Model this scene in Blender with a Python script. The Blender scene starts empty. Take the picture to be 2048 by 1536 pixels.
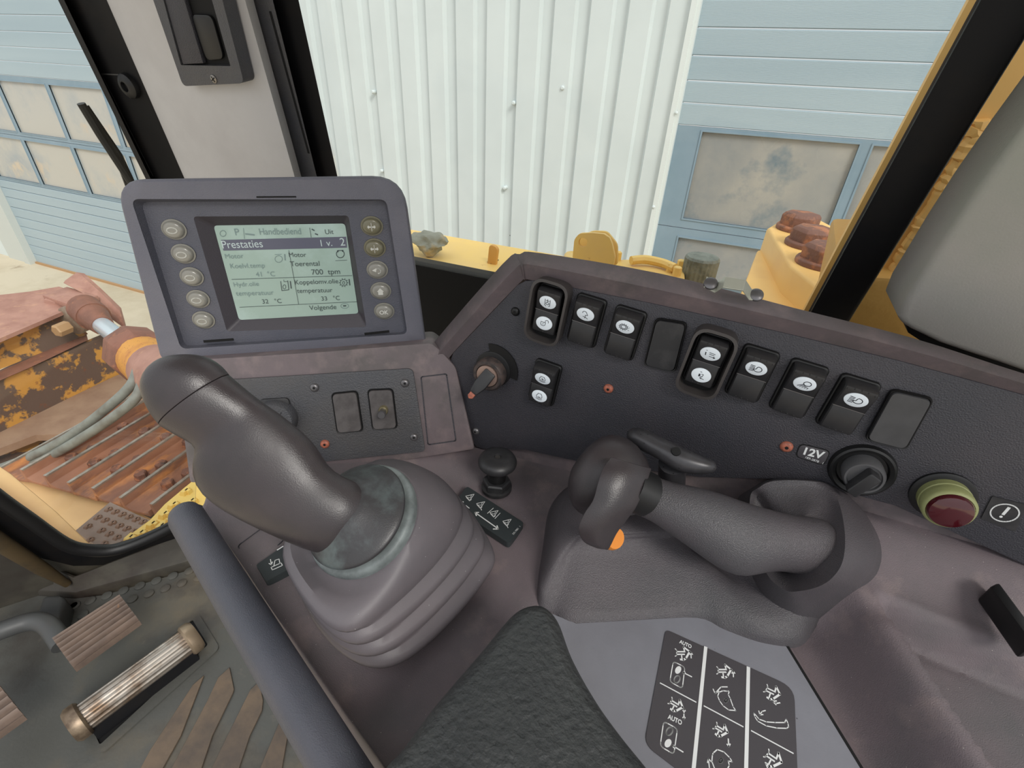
import bpy, bmesh, math, random
from mathutils import Vector, Matrix, noise
random.seed(5)
# ------------------------------------------------------------------ camera, sky, sun, exposure
SC = bpy.context.scene
F = 972.0; CX, CY = 1024.0, 768.0            # focal length and centre for a 2048 x 1536 frame
EYE = Vector((0, 0, 3.0))                    # camera stands 3 m above the yard
AX = Vector((0.91612054, 0.24778311, -0.31516135))    # world axes seen from the camera (x right, y down, z forward)
AY = Vector((0.3986311, -0.47943941, 0.7818127))
AZ = Vector((0.04261921, -0.84186779, -0.53799835))
cam_data = bpy.data.cameras.new('camera'); cam = bpy.data.objects.new('camera', cam_data)
SC.collection.objects.link(cam); SC.camera = cam
cam_data.sensor_fit = 'HORIZONTAL'; cam_data.sensor_width = 36.0; cam_data.lens = F/2048*36.0
cam_data.clip_start = 0.01; cam_data.clip_end = 200
cam.matrix_world = Matrix(((AX.x, -AX.y, -AX.z, 0), (AY.x, -AY.y, -AY.z, 0), (AZ.x, -AZ.y, -AZ.z, 3.0), (0, 0, 0, 1)))
W = bpy.data.worlds.new('sky'); SC.world = W; W.use_nodes = True
wn = W.node_tree; wn.nodes.clear()
wo = wn.nodes.new('ShaderNodeOutputWorld'); wb = wn.nodes.new('ShaderNodeBackground')
tc = wn.nodes.new('ShaderNodeTexCoord'); sx = wn.nodes.new('ShaderNodeSeparateXYZ'); cr = wn.nodes.new('ShaderNodeValToRGB')
wn.links.new(tc.outputs['Generated'], sx.inputs[0]); wn.links.new(sx.outputs[2], cr.inputs[0])
cr.color_ramp.elements[0].position = 0.0; cr.color_ramp.elements[0].color = (0.72, 0.73, 0.73, 1)
cr.color_ramp.elements[1].position = 0.9; cr.color_ramp.elements[1].color = (1.25, 1.30, 1.36, 1)
wn.links.new(cr.outputs[0], wb.inputs[0]); wb.inputs[1].default_value = 1.0
wn.links.new(wb.outputs[0], wo.inputs[0])
sun_d = bpy.data.lights.new('sun', 'SUN'); sun_d.energy = 2.0; sun_d.angle = math.radians(20); sun_d.color = (1, 0.96, 0.9)
sun = bpy.data.objects.new('sun', sun_d); SC.collection.objects.link(sun); sun.location = (3, -6, 12)
sun.rotation_euler = (math.radians(48), 0, math.radians(52))
SC.view_settings.view_transform = 'Standard'; SC.view_settings.look = 'None'
SC.view_settings.exposure = 0.0; SC.view_settings.gamma = 1.0; SC.view_settings.use_curve_mapping = False

# ------------------------------------------------------------------ geometry helpers (metres, relative to EYE)
V = Vector
def ray(px, py):
    c = V(((px-CX)/F, (py-CY)/F, 1.0)); return V((AX.dot(c), AY.dot(c), AZ.dot(c)))
def H(px, py, z): r = ray(px, py); return r*(z/r.z)
def D(px, py, d): return ray(px, py)*d
def YP(px, py, y): r = ray(px, py); return r*(y/r.y)
FWD = ray(CX, CY).normalized()
class Fr:
    def __init__(s, o, u, v):
        s.o = V(o); s.u = V(u).normalized(); s.n = s.u.cross(V(v)).normalized(); s.v = s.n.cross(s.u)
    def p(s, a, b, c=0.0): return s.o + s.u*a + s.v*b + s.n*c
    def px(s, x, y, c=0.0):          # pixel -> (a,b) on the plane lifted by c
        r = ray(x, y); o = s.o + s.n*c; q = r*(o.dot(s.n)/r.dot(s.n)) - s.o
        return (q.dot(s.u), q.dot(s.v))
    def w(s, x, y, c=0.0): a, b = s.px(x, y, c); return s.p(a, b, c)
    def mat(s):
        m = Matrix.Identity(4)
        for i, a in enumerate((s.u, s.v, s.n)):
            for j in range(3): m[j][i] = a[j]
        q = s.o + EYE
        for j in range(3): m[j][3] = q[j]
        return m
    def at(s, a, b, c=0.0, rot=0.0):
        u = s.u*math.cos(rot)+s.v*math.sin(rot); v = -s.u*math.sin(rot)+s.v*math.cos(rot)
        return Fr(s.p(a, b, c), u, v)
LOCAL = Fr((0, 0, 0), (1, 0, 0), (0, 1, 0)); LOCAL.n = V((0, 0, 1))
class MB:
    def __init__(s): s.v = []; s.f = []; s.mi = []; s.m = 0
    def add(s, vs, fs):
        b = len(s.v); s.v += [V(x) for x in vs]
        for f in fs: s.f.append([b+i for i in f]); s.mi.append(s.m)
        return s
    def loft(s, loops, cap0=True, cap1=True, closed=True):
        n = len(loops[0]); vs = [p for l in loops for p in l]; fs = []
        for i in range(len(loops)-1):
            for j in range(n if closed else n-1):
                k = (j+1) % n; fs.append((i*n+j, i*n+k, (i+1)*n+k, (i+1)*n+j))
        if cap0: fs.append(tuple(reversed(range(n))))
        if cap1: fs.append(tuple((len(loops)-1)*n+j for j in range(n)))
        return s.add(vs, fs)
    def prism(s, pts, vec):
        vec = V(vec); return s.loft([pts, [V(p)+vec for p in pts]])
    def box(s, fr, a0, a1, b0, b1, c0, c1):
        return s.loft([[fr.p(a, b, c) for a, b in ((a0, b0), (a1, b0), (a1, b1), (a0, b1))] for c in (c0, c1)])
    def lathe(s, fr, prof, n=32, a=0, b=0, cap0=True, cap1=True, ru=1.0, rv=1.0):
        return s.loft([[fr.p(a+ru*r*math.cos(t*2*math.pi/n), b+rv*r*math.sin(t*2*math.pi/n), c) for t in range(n)] for r, c in prof], cap0, cap1)
    def poly(s, fr, pts, c0, c1):
        return s.loft([[fr.p(a, b, c) for a, b in pts] for c in (c0, c1)])
    def tube(s, pts, r, n=12, close=True):
        pts = [V(p) for p in pts]; loops = []; up = None
        for i, p in enumerate(pts):
            t = (pts[min(i+1, len(pts)-1)]-pts[max(i-1, 0)]).normalized()
            if up is None:
                up = t.orthogonal().normalized()
            up = (up-t*up.dot(t)).normalized(); w = t.cross(up)
            ri = r[i] if isinstance(r, (list, tuple)) else r
            loops.append([p+up*math.cos(k*2*math.pi/n)*ri+w*math.sin(k*2*math.pi/n)*ri for k in range(n)])
        return s.loft(loops, close, close)
    def stroke(s, fr, pts, w, c=0.0, h=0.0002):
        for i in range(len(pts)-1):
            a, b = V((*pts[i], 0)), V((*pts[i+1], 0)); d = b-a
            if d.length < 1e-7: continue
            d.normalize(); q = V((-d.y, d.x, 0))*w/2; a2 = a-d*w*.35; b2 = b+d*w*.35
            s.loft([[fr.p(x.x, x.y, cc) for x in (a2-q, b2-q, b2+q, a2+q)] for cc in (c, c+h)], False, True)
        return s
def rq(pts, r, seg=5):                # round the corners of a 2D polygon
    out = []; n = len(pts)
    for i in range(n):
        p0, p, p1 = [V((*pts[(i+k) % n], 0)) for k in (-1, 0, 1)]
        rr = r[i] if isinstance(r, (list, tuple)) else r
        a = p+(p0-p).normalized()*min(rr, (p0-p).length*.49); b = p+(p1-p).normalized()*min(rr, (p1-p).length*.49)
        for k in range(seg+1):
            t = k/seg; q = a*(1-t)**2+p*2*t*(1-t)+b*t*t; out.append((q.x, q.y))
    return out
def rrect(w, h, r, seg=5): return rq([(-w/2, -h/2), (w/2, -h/2), (w/2, h/2), (-w/2, h/2)], r, seg)
def circ(r, n=24, a=0, b=0, k=1.0): return [(a+r*math.cos(i*2*math.pi/n), b+k*r*math.sin(i*2*math.pi/n)) for i in range(n)]
def spl(pts, per=6, closed=True):     # Catmull-Rom through 3D points
    pts = [V(p) for p in pts]; n = len(pts); out = []
    for i in range(n if closed else n-1):
        g = (lambda k: pts[k % n]) if closed else (lambda k: pts[max(0, min(n-1, k))])
        p0, p1, p2, p3 = g(i-1), g(i), g(i+1), g(i+2)
        for k in range(per):
            t = k/per
            out.append(0.5*((2*p1)+(p2-p0)*t+(2*p0-5*p1+4*p2-p3)*t*t+(3*p1-p0-3*p2+p3)*t**3))
    if not closed: out.append(pts[-1])
    return out
def limb(secs, n=28, extra0=None):
    """sections (ax,ay,bx,by,depth,thick): silhouette edges in the photo at a forward distance, thickness ratio along the view"""
    cs = []; hs = []
    for s in secs:
        a, b = D(s[0], s[1], s[4]), D(s[2], s[3], s[4]); cs.append((a+b)/2); hs.append((b-a)/2)
    loops = []
    for i, s in enumerate(secs):
        t = (cs[min(i+1, len(cs)-1)]-cs[max(i-1, 0)]).normalized()
        h = hs[i]; w = h.cross(t)
        w = w.normalized()*h.length*s[5] if w.length > 1e-9 else h.orthogonal().normalized()*h.length
        loops.append([cs[i]+h*math.cos(k*2*math.pi/n)+w*math.sin(k*2*math.pi/n) for k in range(n)])
    return loops
# ------------------------------------------------------------------ objects
COL = SC.collection
def thing(name, label, cat, fr=None, loc=None, group=None, kind=None):
    o = bpy.data.objects.new(name, None); COL.objects.link(o); o.empty_display_size = .02
    o.matrix_world = fr.mat() if fr else Matrix.Translation(V(loc)+EYE)
    o['_m'] = 0
    if label: o['label'] = label
    if cat: o['category'] = cat
    if group: o['group'] = group
    if kind: o['kind'] = kind
    MW[o.name] = o.matrix_world.copy(); del o['_m']
    return o
MW = {}
def obj(name, mb, mat, parent=None, label=None, cat=None, group=None, kind=None, smooth=40, bevel=0, bseg=2, local=False, sub=0, base=None, solid=0):
    vs = mb.v
    if parent is not None: m = MW[parent.name]
    else:
        if local: m = base
        else:
            lo = [min(v[i] for v in vs) for i in range(3)]; hi = [max(v[i] for v in vs) for i in range(3)]
            m = Matrix.Translation(V(((lo[0]+hi[0])/2, (lo[1]+hi[1])/2, lo[2]))+EYE)
    if not local:
        inv = m.inverted(); vs = [inv @ (v+EYE) for v in vs]
    me = bpy.data.meshes.new(name); me.from_pydata([tuple(v) for v in vs], [], mb.f)
    mats = mat if isinstance(mat, (list, tuple)) else [mat]
    for x in mats: me.materials.append(x)
    bm = bmesh.new(); bm.from_mesh(me)
    if len(mats) > 1:
        for f, i in zip(bm.faces, mb.mi): f.material_index = i
    bmesh.ops.recalc_face_normals(bm, faces=bm.faces)
    if bevel:
        es = [e for e in bm.edges if len(e.link_faces) == 2 and e.calc_face_angle(0) > math.radians(32)]
        bmesh.ops.bevel(bm, geom=es, offset=bevel, segments=bseg, profile=0.5, affect='EDGES', clamp_overlap=True)
    for f in bm.faces: f.smooth = bool(smooth)
    bm.to_mesh(me); bm.free()
    if smooth: me.set_sharp_from_angle(angle=math.radians(smooth))
    o = bpy.data.objects.new(name, me); COL.objects.link(o)
    if parent is not None: o.parent = parent
    else: o.matrix_world = m
    MW[o.name] = m.copy()
    if label: o['label'] = label
    if cat: o['category'] = cat
    if group: o['group'] = group
    if kind: o['kind'] = kind
    if solid:
        sm = o.modifiers.new('solid', 'SOLIDIFY'); sm.thickness = solid; sm.offset = -1
    if sub:
        sm = o.modifiers.new('sub', 'SUBSURF'); sm.levels = sub; sm.render_levels = sub
    return o
_font = {}
def glyphs(txt, bold=0):
    key = txt+'#%g' % bold; txt0 = txt; txt = key
    if txt not in _font:
        c = bpy.data.curves.new('t', 'FONT'); c.body = txt0; c.size = 1.0; c.offset = bold
        t = bpy.data.objects.new('t', c); COL.objects.link(t)
        bpy.context.view_layer.update()
        me = t.to_mesh(); _font[txt] = ([v.co.copy() for v in me.vertices], [tuple(p.vertices) for p in me.polygons])
        t.to_mesh_clear(); bpy.data.objects.remove(t); bpy.data.curves.remove(c)
    return _font[txt]
def write(mb, fr, txt, a, b, c=0.0003, hs=1.0, bold=0):
    """text with its baseline from a to b (plane coordinates)"""
    vs, fs = glyphs(txt, bold); x0 = min(v.x for v in vs); x1 = max(v.x for v in vs)
    a = V((*a, 0)); b = V((*b, 0)); d = (b-a); L = d.length; d.normalize(); q = V((-d.y, d.x, 0)); k = L/(x1-x0)
    pts = []
    for v in vs:
        r = a+d*(v.x-x0)*k+q*v.y*k*hs; pts.append(fr.p(r.x, r.y, c))
    mb.add(pts, fs)
# ------------------------------------------------------------------ materials
def s2l(c): return tuple(((x/255)/12.92 if x/255 <= .04045 else ((x/255+.055)/1.055)**2.4) for x in c)
def mat(name, rgb, rough=.5, metal=0, spec=.5, bump=0, bscale=300, col2=None, nscale=8, nmix=(.4, .65), speck=None, stretch=None, btype='NOISE', coat=0, detail=4, emit=0, rough2=None):
    m = bpy.data.materials.new(name); m.use_nodes = True; nt = m.node_tree; N = nt.nodes; L = nt.links
    b = N['Principled BSDF']; c = (*s2l(rgb), 1); b.inputs['Base Color'].default_value = c
    b.inputs['Roughness'].default_value = rough; b.inputs['Metallic'].default_value = metal
    b.inputs['Specular IOR Level'].default_value = spec; b.inputs['Coat Weight'].default_value = coat
    t = N.new('ShaderNodeTexCoord'); mp = N.new('ShaderNodeMapping'); L.new(t.outputs['Object'], mp.inputs[0])
    if stretch: mp.inputs['Scale'].default_value = stretch
    src = None
    if col2:
        cols = col2 if isinstance(col2, list) else [col2]
        for i, cc in enumerate(cols):
            rgb2, sc, mn = cc if isinstance(cc[0], (tuple, list)) else (cc, nscale, nmix)
            n = N.new('ShaderNodeTexNoise'); n.inputs['Scale'].default_value = sc; n.inputs['Detail'].default_value = 8; n.inputs['Roughness'].default_value = .62
            L.new(mp.outputs[0], n.inputs[0])
            ad = N.new('ShaderNodeMapRange'); ad.inputs[1].default_value = mn[0]; ad.inputs[2].default_value = mn[1]; L.new(n.outputs[0], ad.inputs[0])
            mx = N.new('ShaderNodeMix'); mx.data_type = 'RGBA'; L.new(ad.outputs[0], mx.inputs[0])
            if src: L.new(src, mx.inputs[6])
            else: mx.inputs[6].default_value = c
            mx.inputs[7].default_value = (*s2l(rgb2), 1); src = mx.outputs[2]
    if speck:
        rgb2, sc, th = speck
        n = N.new('ShaderNodeTexVoronoi'); n.inputs['Scale'].default_value = sc; L.new(mp.outputs[0], n.inputs[0])
        lt = N.new('ShaderNodeMath'); lt.operation = 'LESS_THAN'; lt.inputs[1].default_value = th; L.new(n.outputs['Distance'], lt.inputs[0])
        mx = N.new('ShaderNodeMix'); mx.data_type = 'RGBA'; L.new(lt.outputs[0], mx.inputs[0])
        if src: L.new(src, mx.inputs[6])
        else: mx.inputs[6].default_value = c
        mx.inputs[7].default_value = (*s2l(rgb2), 1); src = mx.outputs[2]
    if src: L.new(src, b.inputs['Base Color'])
    if bump:
        if btype == 'VOR':
            n = N.new('ShaderNodeTexVoronoi'); n.inputs['Scale'].default_value = bscale; o = n.outputs['Distance']
        else:
            n = N.new('ShaderNodeTexNoise'); n.inputs['Scale'].default_value = bscale; n.inputs['Detail'].default_value = detail; o = n.outputs[0]
        L.new(mp.outputs[0], n.inputs[0]); bp = N.new('ShaderNodeBump'); bp.inputs['Strength'].default_value = 1.0
        bp.inputs['Distance'].default_value = bump; L.new(o, bp.inputs['Height']); L.new(bp.outputs[0], b.inputs['Normal'])
    if rough2 is not None:
        n = N.new('ShaderNodeTexNoise'); n.inputs['Scale'].default_value = nscale*2; L.new(mp.outputs[0], n.inputs[0])
        ad = N.new('ShaderNodeMapRange'); ad.inputs[1].default_value = .35; ad.inputs[2].default_value = .65; ad.inputs[3].default_value = rough; ad.inputs[4].default_value = rough2
        L.new(n.outputs[0], ad.inputs[0]); L.new(ad.outputs[0], b.inputs['Roughness'])
    if emit:
        b.inputs['Emission Color'].default_value = c; b.inputs['Emission Strength'].default_value = emit
        if src: L.new(src, b.inputs['Emission Color'])
    return m
def glass(name, tint, k=1.0):
    m = bpy.data.materials.new(name); m.use_nodes = True; nt = m.node_tree; N = nt.nodes; L = nt.links; N.clear()
    o = N.new('ShaderNodeOutputMaterial'); mx = N.new('ShaderNodeMixShader'); tr = N.new('ShaderNodeBsdfTransparent'); gl = N.new('ShaderNodeBsdfGlossy')
    fr = N.new('ShaderNodeFresnel'); fr.inputs[0].default_value = 1.25; gl.inputs['Roughness'].default_value = .02
    tr.inputs[0].default_value = (*tint, 1); L.new(fr.outputs[0], mx.inputs[0]); L.new(tr.outputs[0], mx.inputs[1]); L.new(gl.outputs[0], mx.inputs[2]); L.new(mx.outputs[0], o.inputs[0])
    return m
M = {}
M['deck'] = mat('dusty_console_plastic', (117, 106, 110), .62, bump=0.00033, bscale=1530, col2=[((98, 95, 97), 9, (.42, .68)), ((147, 132, 130), 22, (.55, .8))], speck=((198, 191, 185), 160, .035))
M['rim'] = mat('worn_console_rim', (112, 101, 104), .6, bump=0.00024, bscale=1530, col2=[((88, 85, 83), 14, (.45, .7)), ((139, 123, 123), 40, (.5, .8))])
M['panel'] = mat('grained_black_plastic', (59, 59, 65), .48, bump=0.00072, bscale=945, detail=2, col2=[((69, 66, 71), 12, (.4, .7))])
M['panel2'] = mat('grained_charcoal_plastic', (76, 77, 82), .5, bump=0.00072, bscale=800, detail=2, col2=[((84, 82, 82), 12, (.4, .7))])
M['blank'] = mat('smooth_black_plastic', (46, 46, 48), .42, col2=[((64, 63, 64), 60, (.5, .7))])
M['blank2'] = mat('dusty_blank_plastic', (94, 90, 90), .5, col2=[((78, 74, 74), 90, (.42, .62))])
M['black'] = mat('black_plastic', (20, 20, 21), .45)
M['gap'] = mat('black_gap', (6, 6, 7), .8)
M['rocker'] = mat('rocker_plastic', (42, 42, 44), .38, col2=[((51, 50, 51), 60, (.4, .7))])
M['guard'] = mat('guard_plastic', (71, 67, 66), .45)
M['lens'] = mat('white_lens', (226, 234, 240), .35, emit=.12)
M['ink'] = mat('black_ink', (30, 32, 40), .5)
M['white'] = mat('white_print', (232, 234, 234), .5)
M['mon'] = mat('monitor_plastic', (104, 105, 116), .5, bump=0.00039, bscale=1360, detail=2, col2=[((114, 113, 122), 14, (.4, .7))])
M['monin'] = mat('monitor_face_plastic', (88, 90, 101), .48, bump=0.00054, bscale=1190, detail=2, col2=[((99, 99, 108), 16, (.4, .7))])
M['well'] = mat('screen_well_plastic', (69, 65, 71), .5, bump=.0002, bscale=900)
M['lcd'] = mat('lcd_glass', (158, 180, 170), .22, emit=.1, col2=[((176, 198, 192), 9, (.45, .6))])
M['lcdink'] = mat('lcd_text', (72, 84, 84), .3, emit=.05)
M['lcdbar'] = mat('lcd_title_bar', (98, 100, 116), .3, emit=.05)
M['lcdfaint'] = mat('lcd_faint_text', (122, 142, 140), .3, emit=.08)
M['lcdlight'] = mat('lcd_light_text', (190, 205, 205), .3, emit=.1)
M['key'] = mat('grey_rubber_key', (142, 140, 132), .25, coat=.4)
M['key2'] = mat('olive_rubber_key', (118, 114, 92), .25, coat=.4)
M['keyring'] = mat('pale_key_print', (212, 212, 205), .3)
M['grip'] = mat('worn_grip_rubber', (52, 48, 50), .30, bump=.00012, bscale=1200, col2=[((63, 56, 58), 18, (.4, .7))], rough2=.46, nscale=20)
M['grip2'] = mat('grained_grip_plastic', (81, 79, 82), .30, bump=0.00059, bscale=1360, detail=2, col2=[((91, 84, 88), 12, (.4, .7))])
M['hous'] = mat('grained_housing_plastic', (86, 81, 85), .42, bump=0.00053, bscale=1360, detail=2, col2=[((72, 72, 75), 10, (.42, .7))])
M['boot'] = mat('rubber_boot', (96, 92, 96), .5, bump=.00006, bscale=1500, col2=[((108, 101, 105), 10, (.4, .7))], speck=((189, 189, 189), 130, .03))
M['collar'] = mat('pale_worn_collar', (122, 130, 130), .5, col2=[((88, 94, 94), 50, (.4, .65))])
M['leather'] = mat('black_leatherette', (53, 55, 56), .5, bump=0.00180, bscale=260, detail=6, col2=[((64, 66, 66), 20, (.4, .7))])
M['bar'] = mat('side_bar_plastic', (70, 72, 81), .42, bump=0.00030, bscale=1360, detail=2, col2=[((81, 80, 88), 12, (.4, .7))])
M['plate'] = mat('grey_painted_plate', (133, 134, 142), .55, bump=.00006, bscale=900, col2=[((122, 122, 129), 14, (.4, .7))], speck=((79, 79, 84), 60, .03))
M['decal'] = mat('charcoal_decal', (74, 71, 75), .5)
M['decal2'] = mat('dark_decal', (52, 58, 60), .5)
M['red'] = mat('dark_red_lens', (74, 14, 24), .15, coat=.8)
M['green'] = mat('pale_green_metal', (150, 154, 104), .5, bump=.0002, bscale=300)
M['orange'] = mat('orange_plastic', (226, 138, 48), .4)
M['rustscrew'] = mat('rusty_copper_screw', (186, 108, 84), .5, col2=[((150, 90, 74), 400, (.4, .6))])
M['screw'] = mat('grey_screw', (118, 116, 118), .35, metal=.6)
M['steel'] = mat('brushed_steel', (168, 166, 162), .3, metal=.9, col2=[((120, 112, 106), 60, (.45, .7))])
M['brass'] = mat('worn_brass', (160, 150, 118), .35, metal=.7)
M['zinc'] = mat('zinc_bracket', (196, 198, 184), .35, metal=.35)
M['tbar'] = mat('worn_black_casting', (74, 73, 76), .34, metal=.2, col2=[((50, 49, 52), 40, (.4, .7))], speck=((26, 26, 26), 220, .1))
M['cream'] = mat('warm_grey_trim', (200, 198, 197), .55, bump=.0001, bscale=700, col2=[((186, 183, 182), 7, (.4, .7)), ((136, 119, 106), 11, (.66, .85))])
M['rear'] = mat('grey_pillar_trim', (168, 164, 158), .55, bump=.0002, bscale=700, col2=[((155, 158, 147), 8, (.4, .7)), ((101, 97, 90), 30, (.7, .85))])
M['rubber'] = mat('black_rubber_seal', (22, 21, 22), .5)
M['frame'] = mat('black_painted_frame', (18, 18, 20), .5, spec=.2, col2=[((26, 23, 22), 20, (.5, .7))])
M['yellow'] = mat('yellow_machine_paint', (240, 194, 118), .5, bump=.0003, bscale=60, col2=[((230, 182, 112), 6, (.45, .7)), ((204, 164, 108), 16, (.66, .8))])
M['yellow2'] = mat('yellow_hood_paint', (236, 198, 112), .5, col2=[((226, 190, 118), 8, (.4, .7)), ((176, 120, 60), 24, (.66, .74))])
M['peach'] = mat('dusty_fender_paint', (226, 184, 128), .6, col2=[((214, 172, 120), 5, (.4, .7)), ((150, 120, 90), 40, (.7, .8))])
M['wornyellow'] = mat('worn_yellow_rust', (98, 76, 64), .7, bump=.002, bscale=40, col2=[((196, 140, 62), 4.0, (.5, .54)), ((124, 72, 46), 9, (.6, .68))])
M['rust'] = mat('brown_rust', (140, 92, 74), .65, bump=.002, bscale=50, col2=[((116, 76, 62), 6, (.4, .65)), ((176, 112, 76), 14, (.58, .75))])
M['pinkrust'] = mat('pinkish_surface_rust', (178, 132, 116), .65, bump=.001, bscale=60, col2=[((150, 104, 90), 4, (.42, .68)), ((196, 150, 122), 14, (.55, .8))])
M['track'] = mat('rusty_track_steel', (162, 112, 86), .6, bump=.003, bscale=30, stretch=(1, .35, 1), col2=[((130, 90, 72), 5, (.4, .65)), ((206, 138, 80), 9, (.54, .72))])
M['grouser'] = mat('polished_grouser_edge', (176, 168, 156), .4, metal=.5, col2=[((140, 128, 116), 20, (.4, .7))])
M['dark'] = mat('plain_dark_brown', (52, 44, 38), .8)  # plain dark brown for the track chain and the deck slot
M['bolt'] = mat('rusty_bolt', (122, 84, 70), .6, bump=.002, bscale=90, col2=[((172, 112, 78), 22, (.5, .62)), ((70, 56, 50), 12, (.6, .7))])
M['concrete'] = mat('pale_concrete', (206, 192, 168), .9, bump=.002, bscale=30, col2=[((188, 172, 146), 1.2, (.42, .66)), ((164, 146, 122), 4, (.62, .78))])
M['cladding'] = mat('white_ribbed_cladding', (214, 222, 222), .45, col2=[((206, 214, 214), 1.5, (.4, .7))], speck=((140, 146, 146), 3.2, .02))
M['door'] = mat('blue_grey_door_paint', (168, 184, 192), .45, bump=.0012, bscale=120, stretch=(.2, 1, 3), col2=[((156, 174, 184), .9, (.35, .7))])  # lighter than the frame: glare on upper sections is put into the colour
M['doorframe'] = mat('blue_grey_door_frame', (138, 158, 172), .45, col2=[((126, 148, 162), 2, (.4, .65))])
M['doorpane'] = mat('hazy_acrylic_pane', (146, 148, 148), .18, col2=[((172, 168, 160), .9, (.45, .62)), ((112, 128, 138), 1.7, (.5, .62))], rough2=.3, nscale=1.0)
M['doortan'] = mat('painted_reflection_pane', (188, 184, 176), .2, col2=[((160, 166, 170), .8, (.45, .6)), ((200, 184, 164), 1.7, (.58, .66))])  # tan and blue-grey patches are painted reflections, part of the colour
M['mat'] = mat('dirty_rubber_floor_mat', (81, 81, 77), .6, bump=.0006, bscale=120, col2=[((101, 92, 77), 3.5, (.48, .66)), ((64, 59, 55), 5, (.52, .7)), ((108, 101, 92), 30, (.64, .8))])
M['matrib'] = mat('dusty_mat_rib', (108, 92, 76), .7, bump=.0006, bscale=90, col2=[((84, 74, 66), 14, (.4, .65))])
M['pedal'] = mat('worn_pedal_rubber', (122, 104, 92), .55, col2=[((98, 84, 76), 26, (.4, .7)), ((176, 128, 90), 34, (.68, .75))])
M['sill'] = mat('grimy_dark_sill', (58, 54, 48), .6, col2=[((80, 76, 66), 5, (.5, .66)), ((40, 28, 24), 4, (.52, .7))])
M['arm'] = mat('grey_painted_arm', (70, 71, 71), .5, col2=[((72, 70, 68), 20, (.45, .7))])
M['stone'] = mat('grey_stone', (138, 140, 128), .9, bump=.004, bscale=60, col2=[((200, 176, 130), 12, (.52, .68))])
M['hose'] = mat('grey_hydraulic_hose', (132, 134, 126), .6, col2=[((108, 104, 94), 9, (.42, .66))])
M['glass'] = glass('clear_cab_glass', (.97, .985, .98))
# ------------------------------------------------------------------ yard and building
FY = 4.1; GZ = -3.0
FC = Fr((0, FY, 0), (1, 0, 0), (0, 0, 1))      # facade plane, normal towards the machine (-y)
def quad3(pts): mb = MB(); return mb.add(pts, [tuple(range(len(pts)))])
g = MB(); g.prism([V((-30, -14, GZ)), V((16, -14, GZ)), V((16, 6, GZ)), V((-30, 6, GZ))], (0, 0, -.2)); obj('floor', g, M['concrete'], kind='structure', smooth=0)
# ribbed cladding: one continuous folded sheet
XL, XR = -5.35, -0.52; ZB, ZT = GZ, 5.0
xs = []; x = XR-.02; prof = []
P0 = .267; edge = XR
k = 0
prof.append((XR, 0))
while edge > XL:
    a = edge-.150; b = a-.018; c = b-.081; d = c-.018
    prof += [(a, 0), (b, -.034), (c, -.034), (d, 0)]; edge = d
w = MB(); w.loft([[FC.p(x, z, c) for x, c in prof] for z in (ZB, ZT)], False, False, closed=False)
obj('wall_front', w, M['cladding'], kind='structure', smooth=0, solid=.01)
w = MB(); w.box(FC, -30, -10.4, ZB, ZT, -.3, -.02); w.box(FC, 3.5, 16, ZB, ZT, -.3, -.02); w.box(FC, -10.4, 3.5, 2.6, ZT, -.3, -.06)
obj('wall_front', w, M['cladding'], kind='structure', smooth=0)
w = MB(); w.box(FC, -.535, -.50, ZB, ZT, -.12, .03); w.box(FC, -.50, -.475, ZB, ZT, -.12, .012); obj('trim_1', w, mat('white_corner_trim', (222, 228, 226), .45), kind='structure', smooth=0)
w = MB(); w.box(FC, -10.45, -10.30, ZB, ZT, -.06, .05); w.box(FC, -10.95, -10.45, ZB, ZT, -.06, .02); obj('trim_2', w, mat('pale_grey_corner_trim', (196, 200, 196), .5), kind='structure', smooth=0)
w = MB(); w.box(FC, -5.42, -5.33, ZB, ZT, -.1, .03); obj('trim_3', w, bpy.data.materials['white_corner_trim'], kind='structure', smooth=0)
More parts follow.
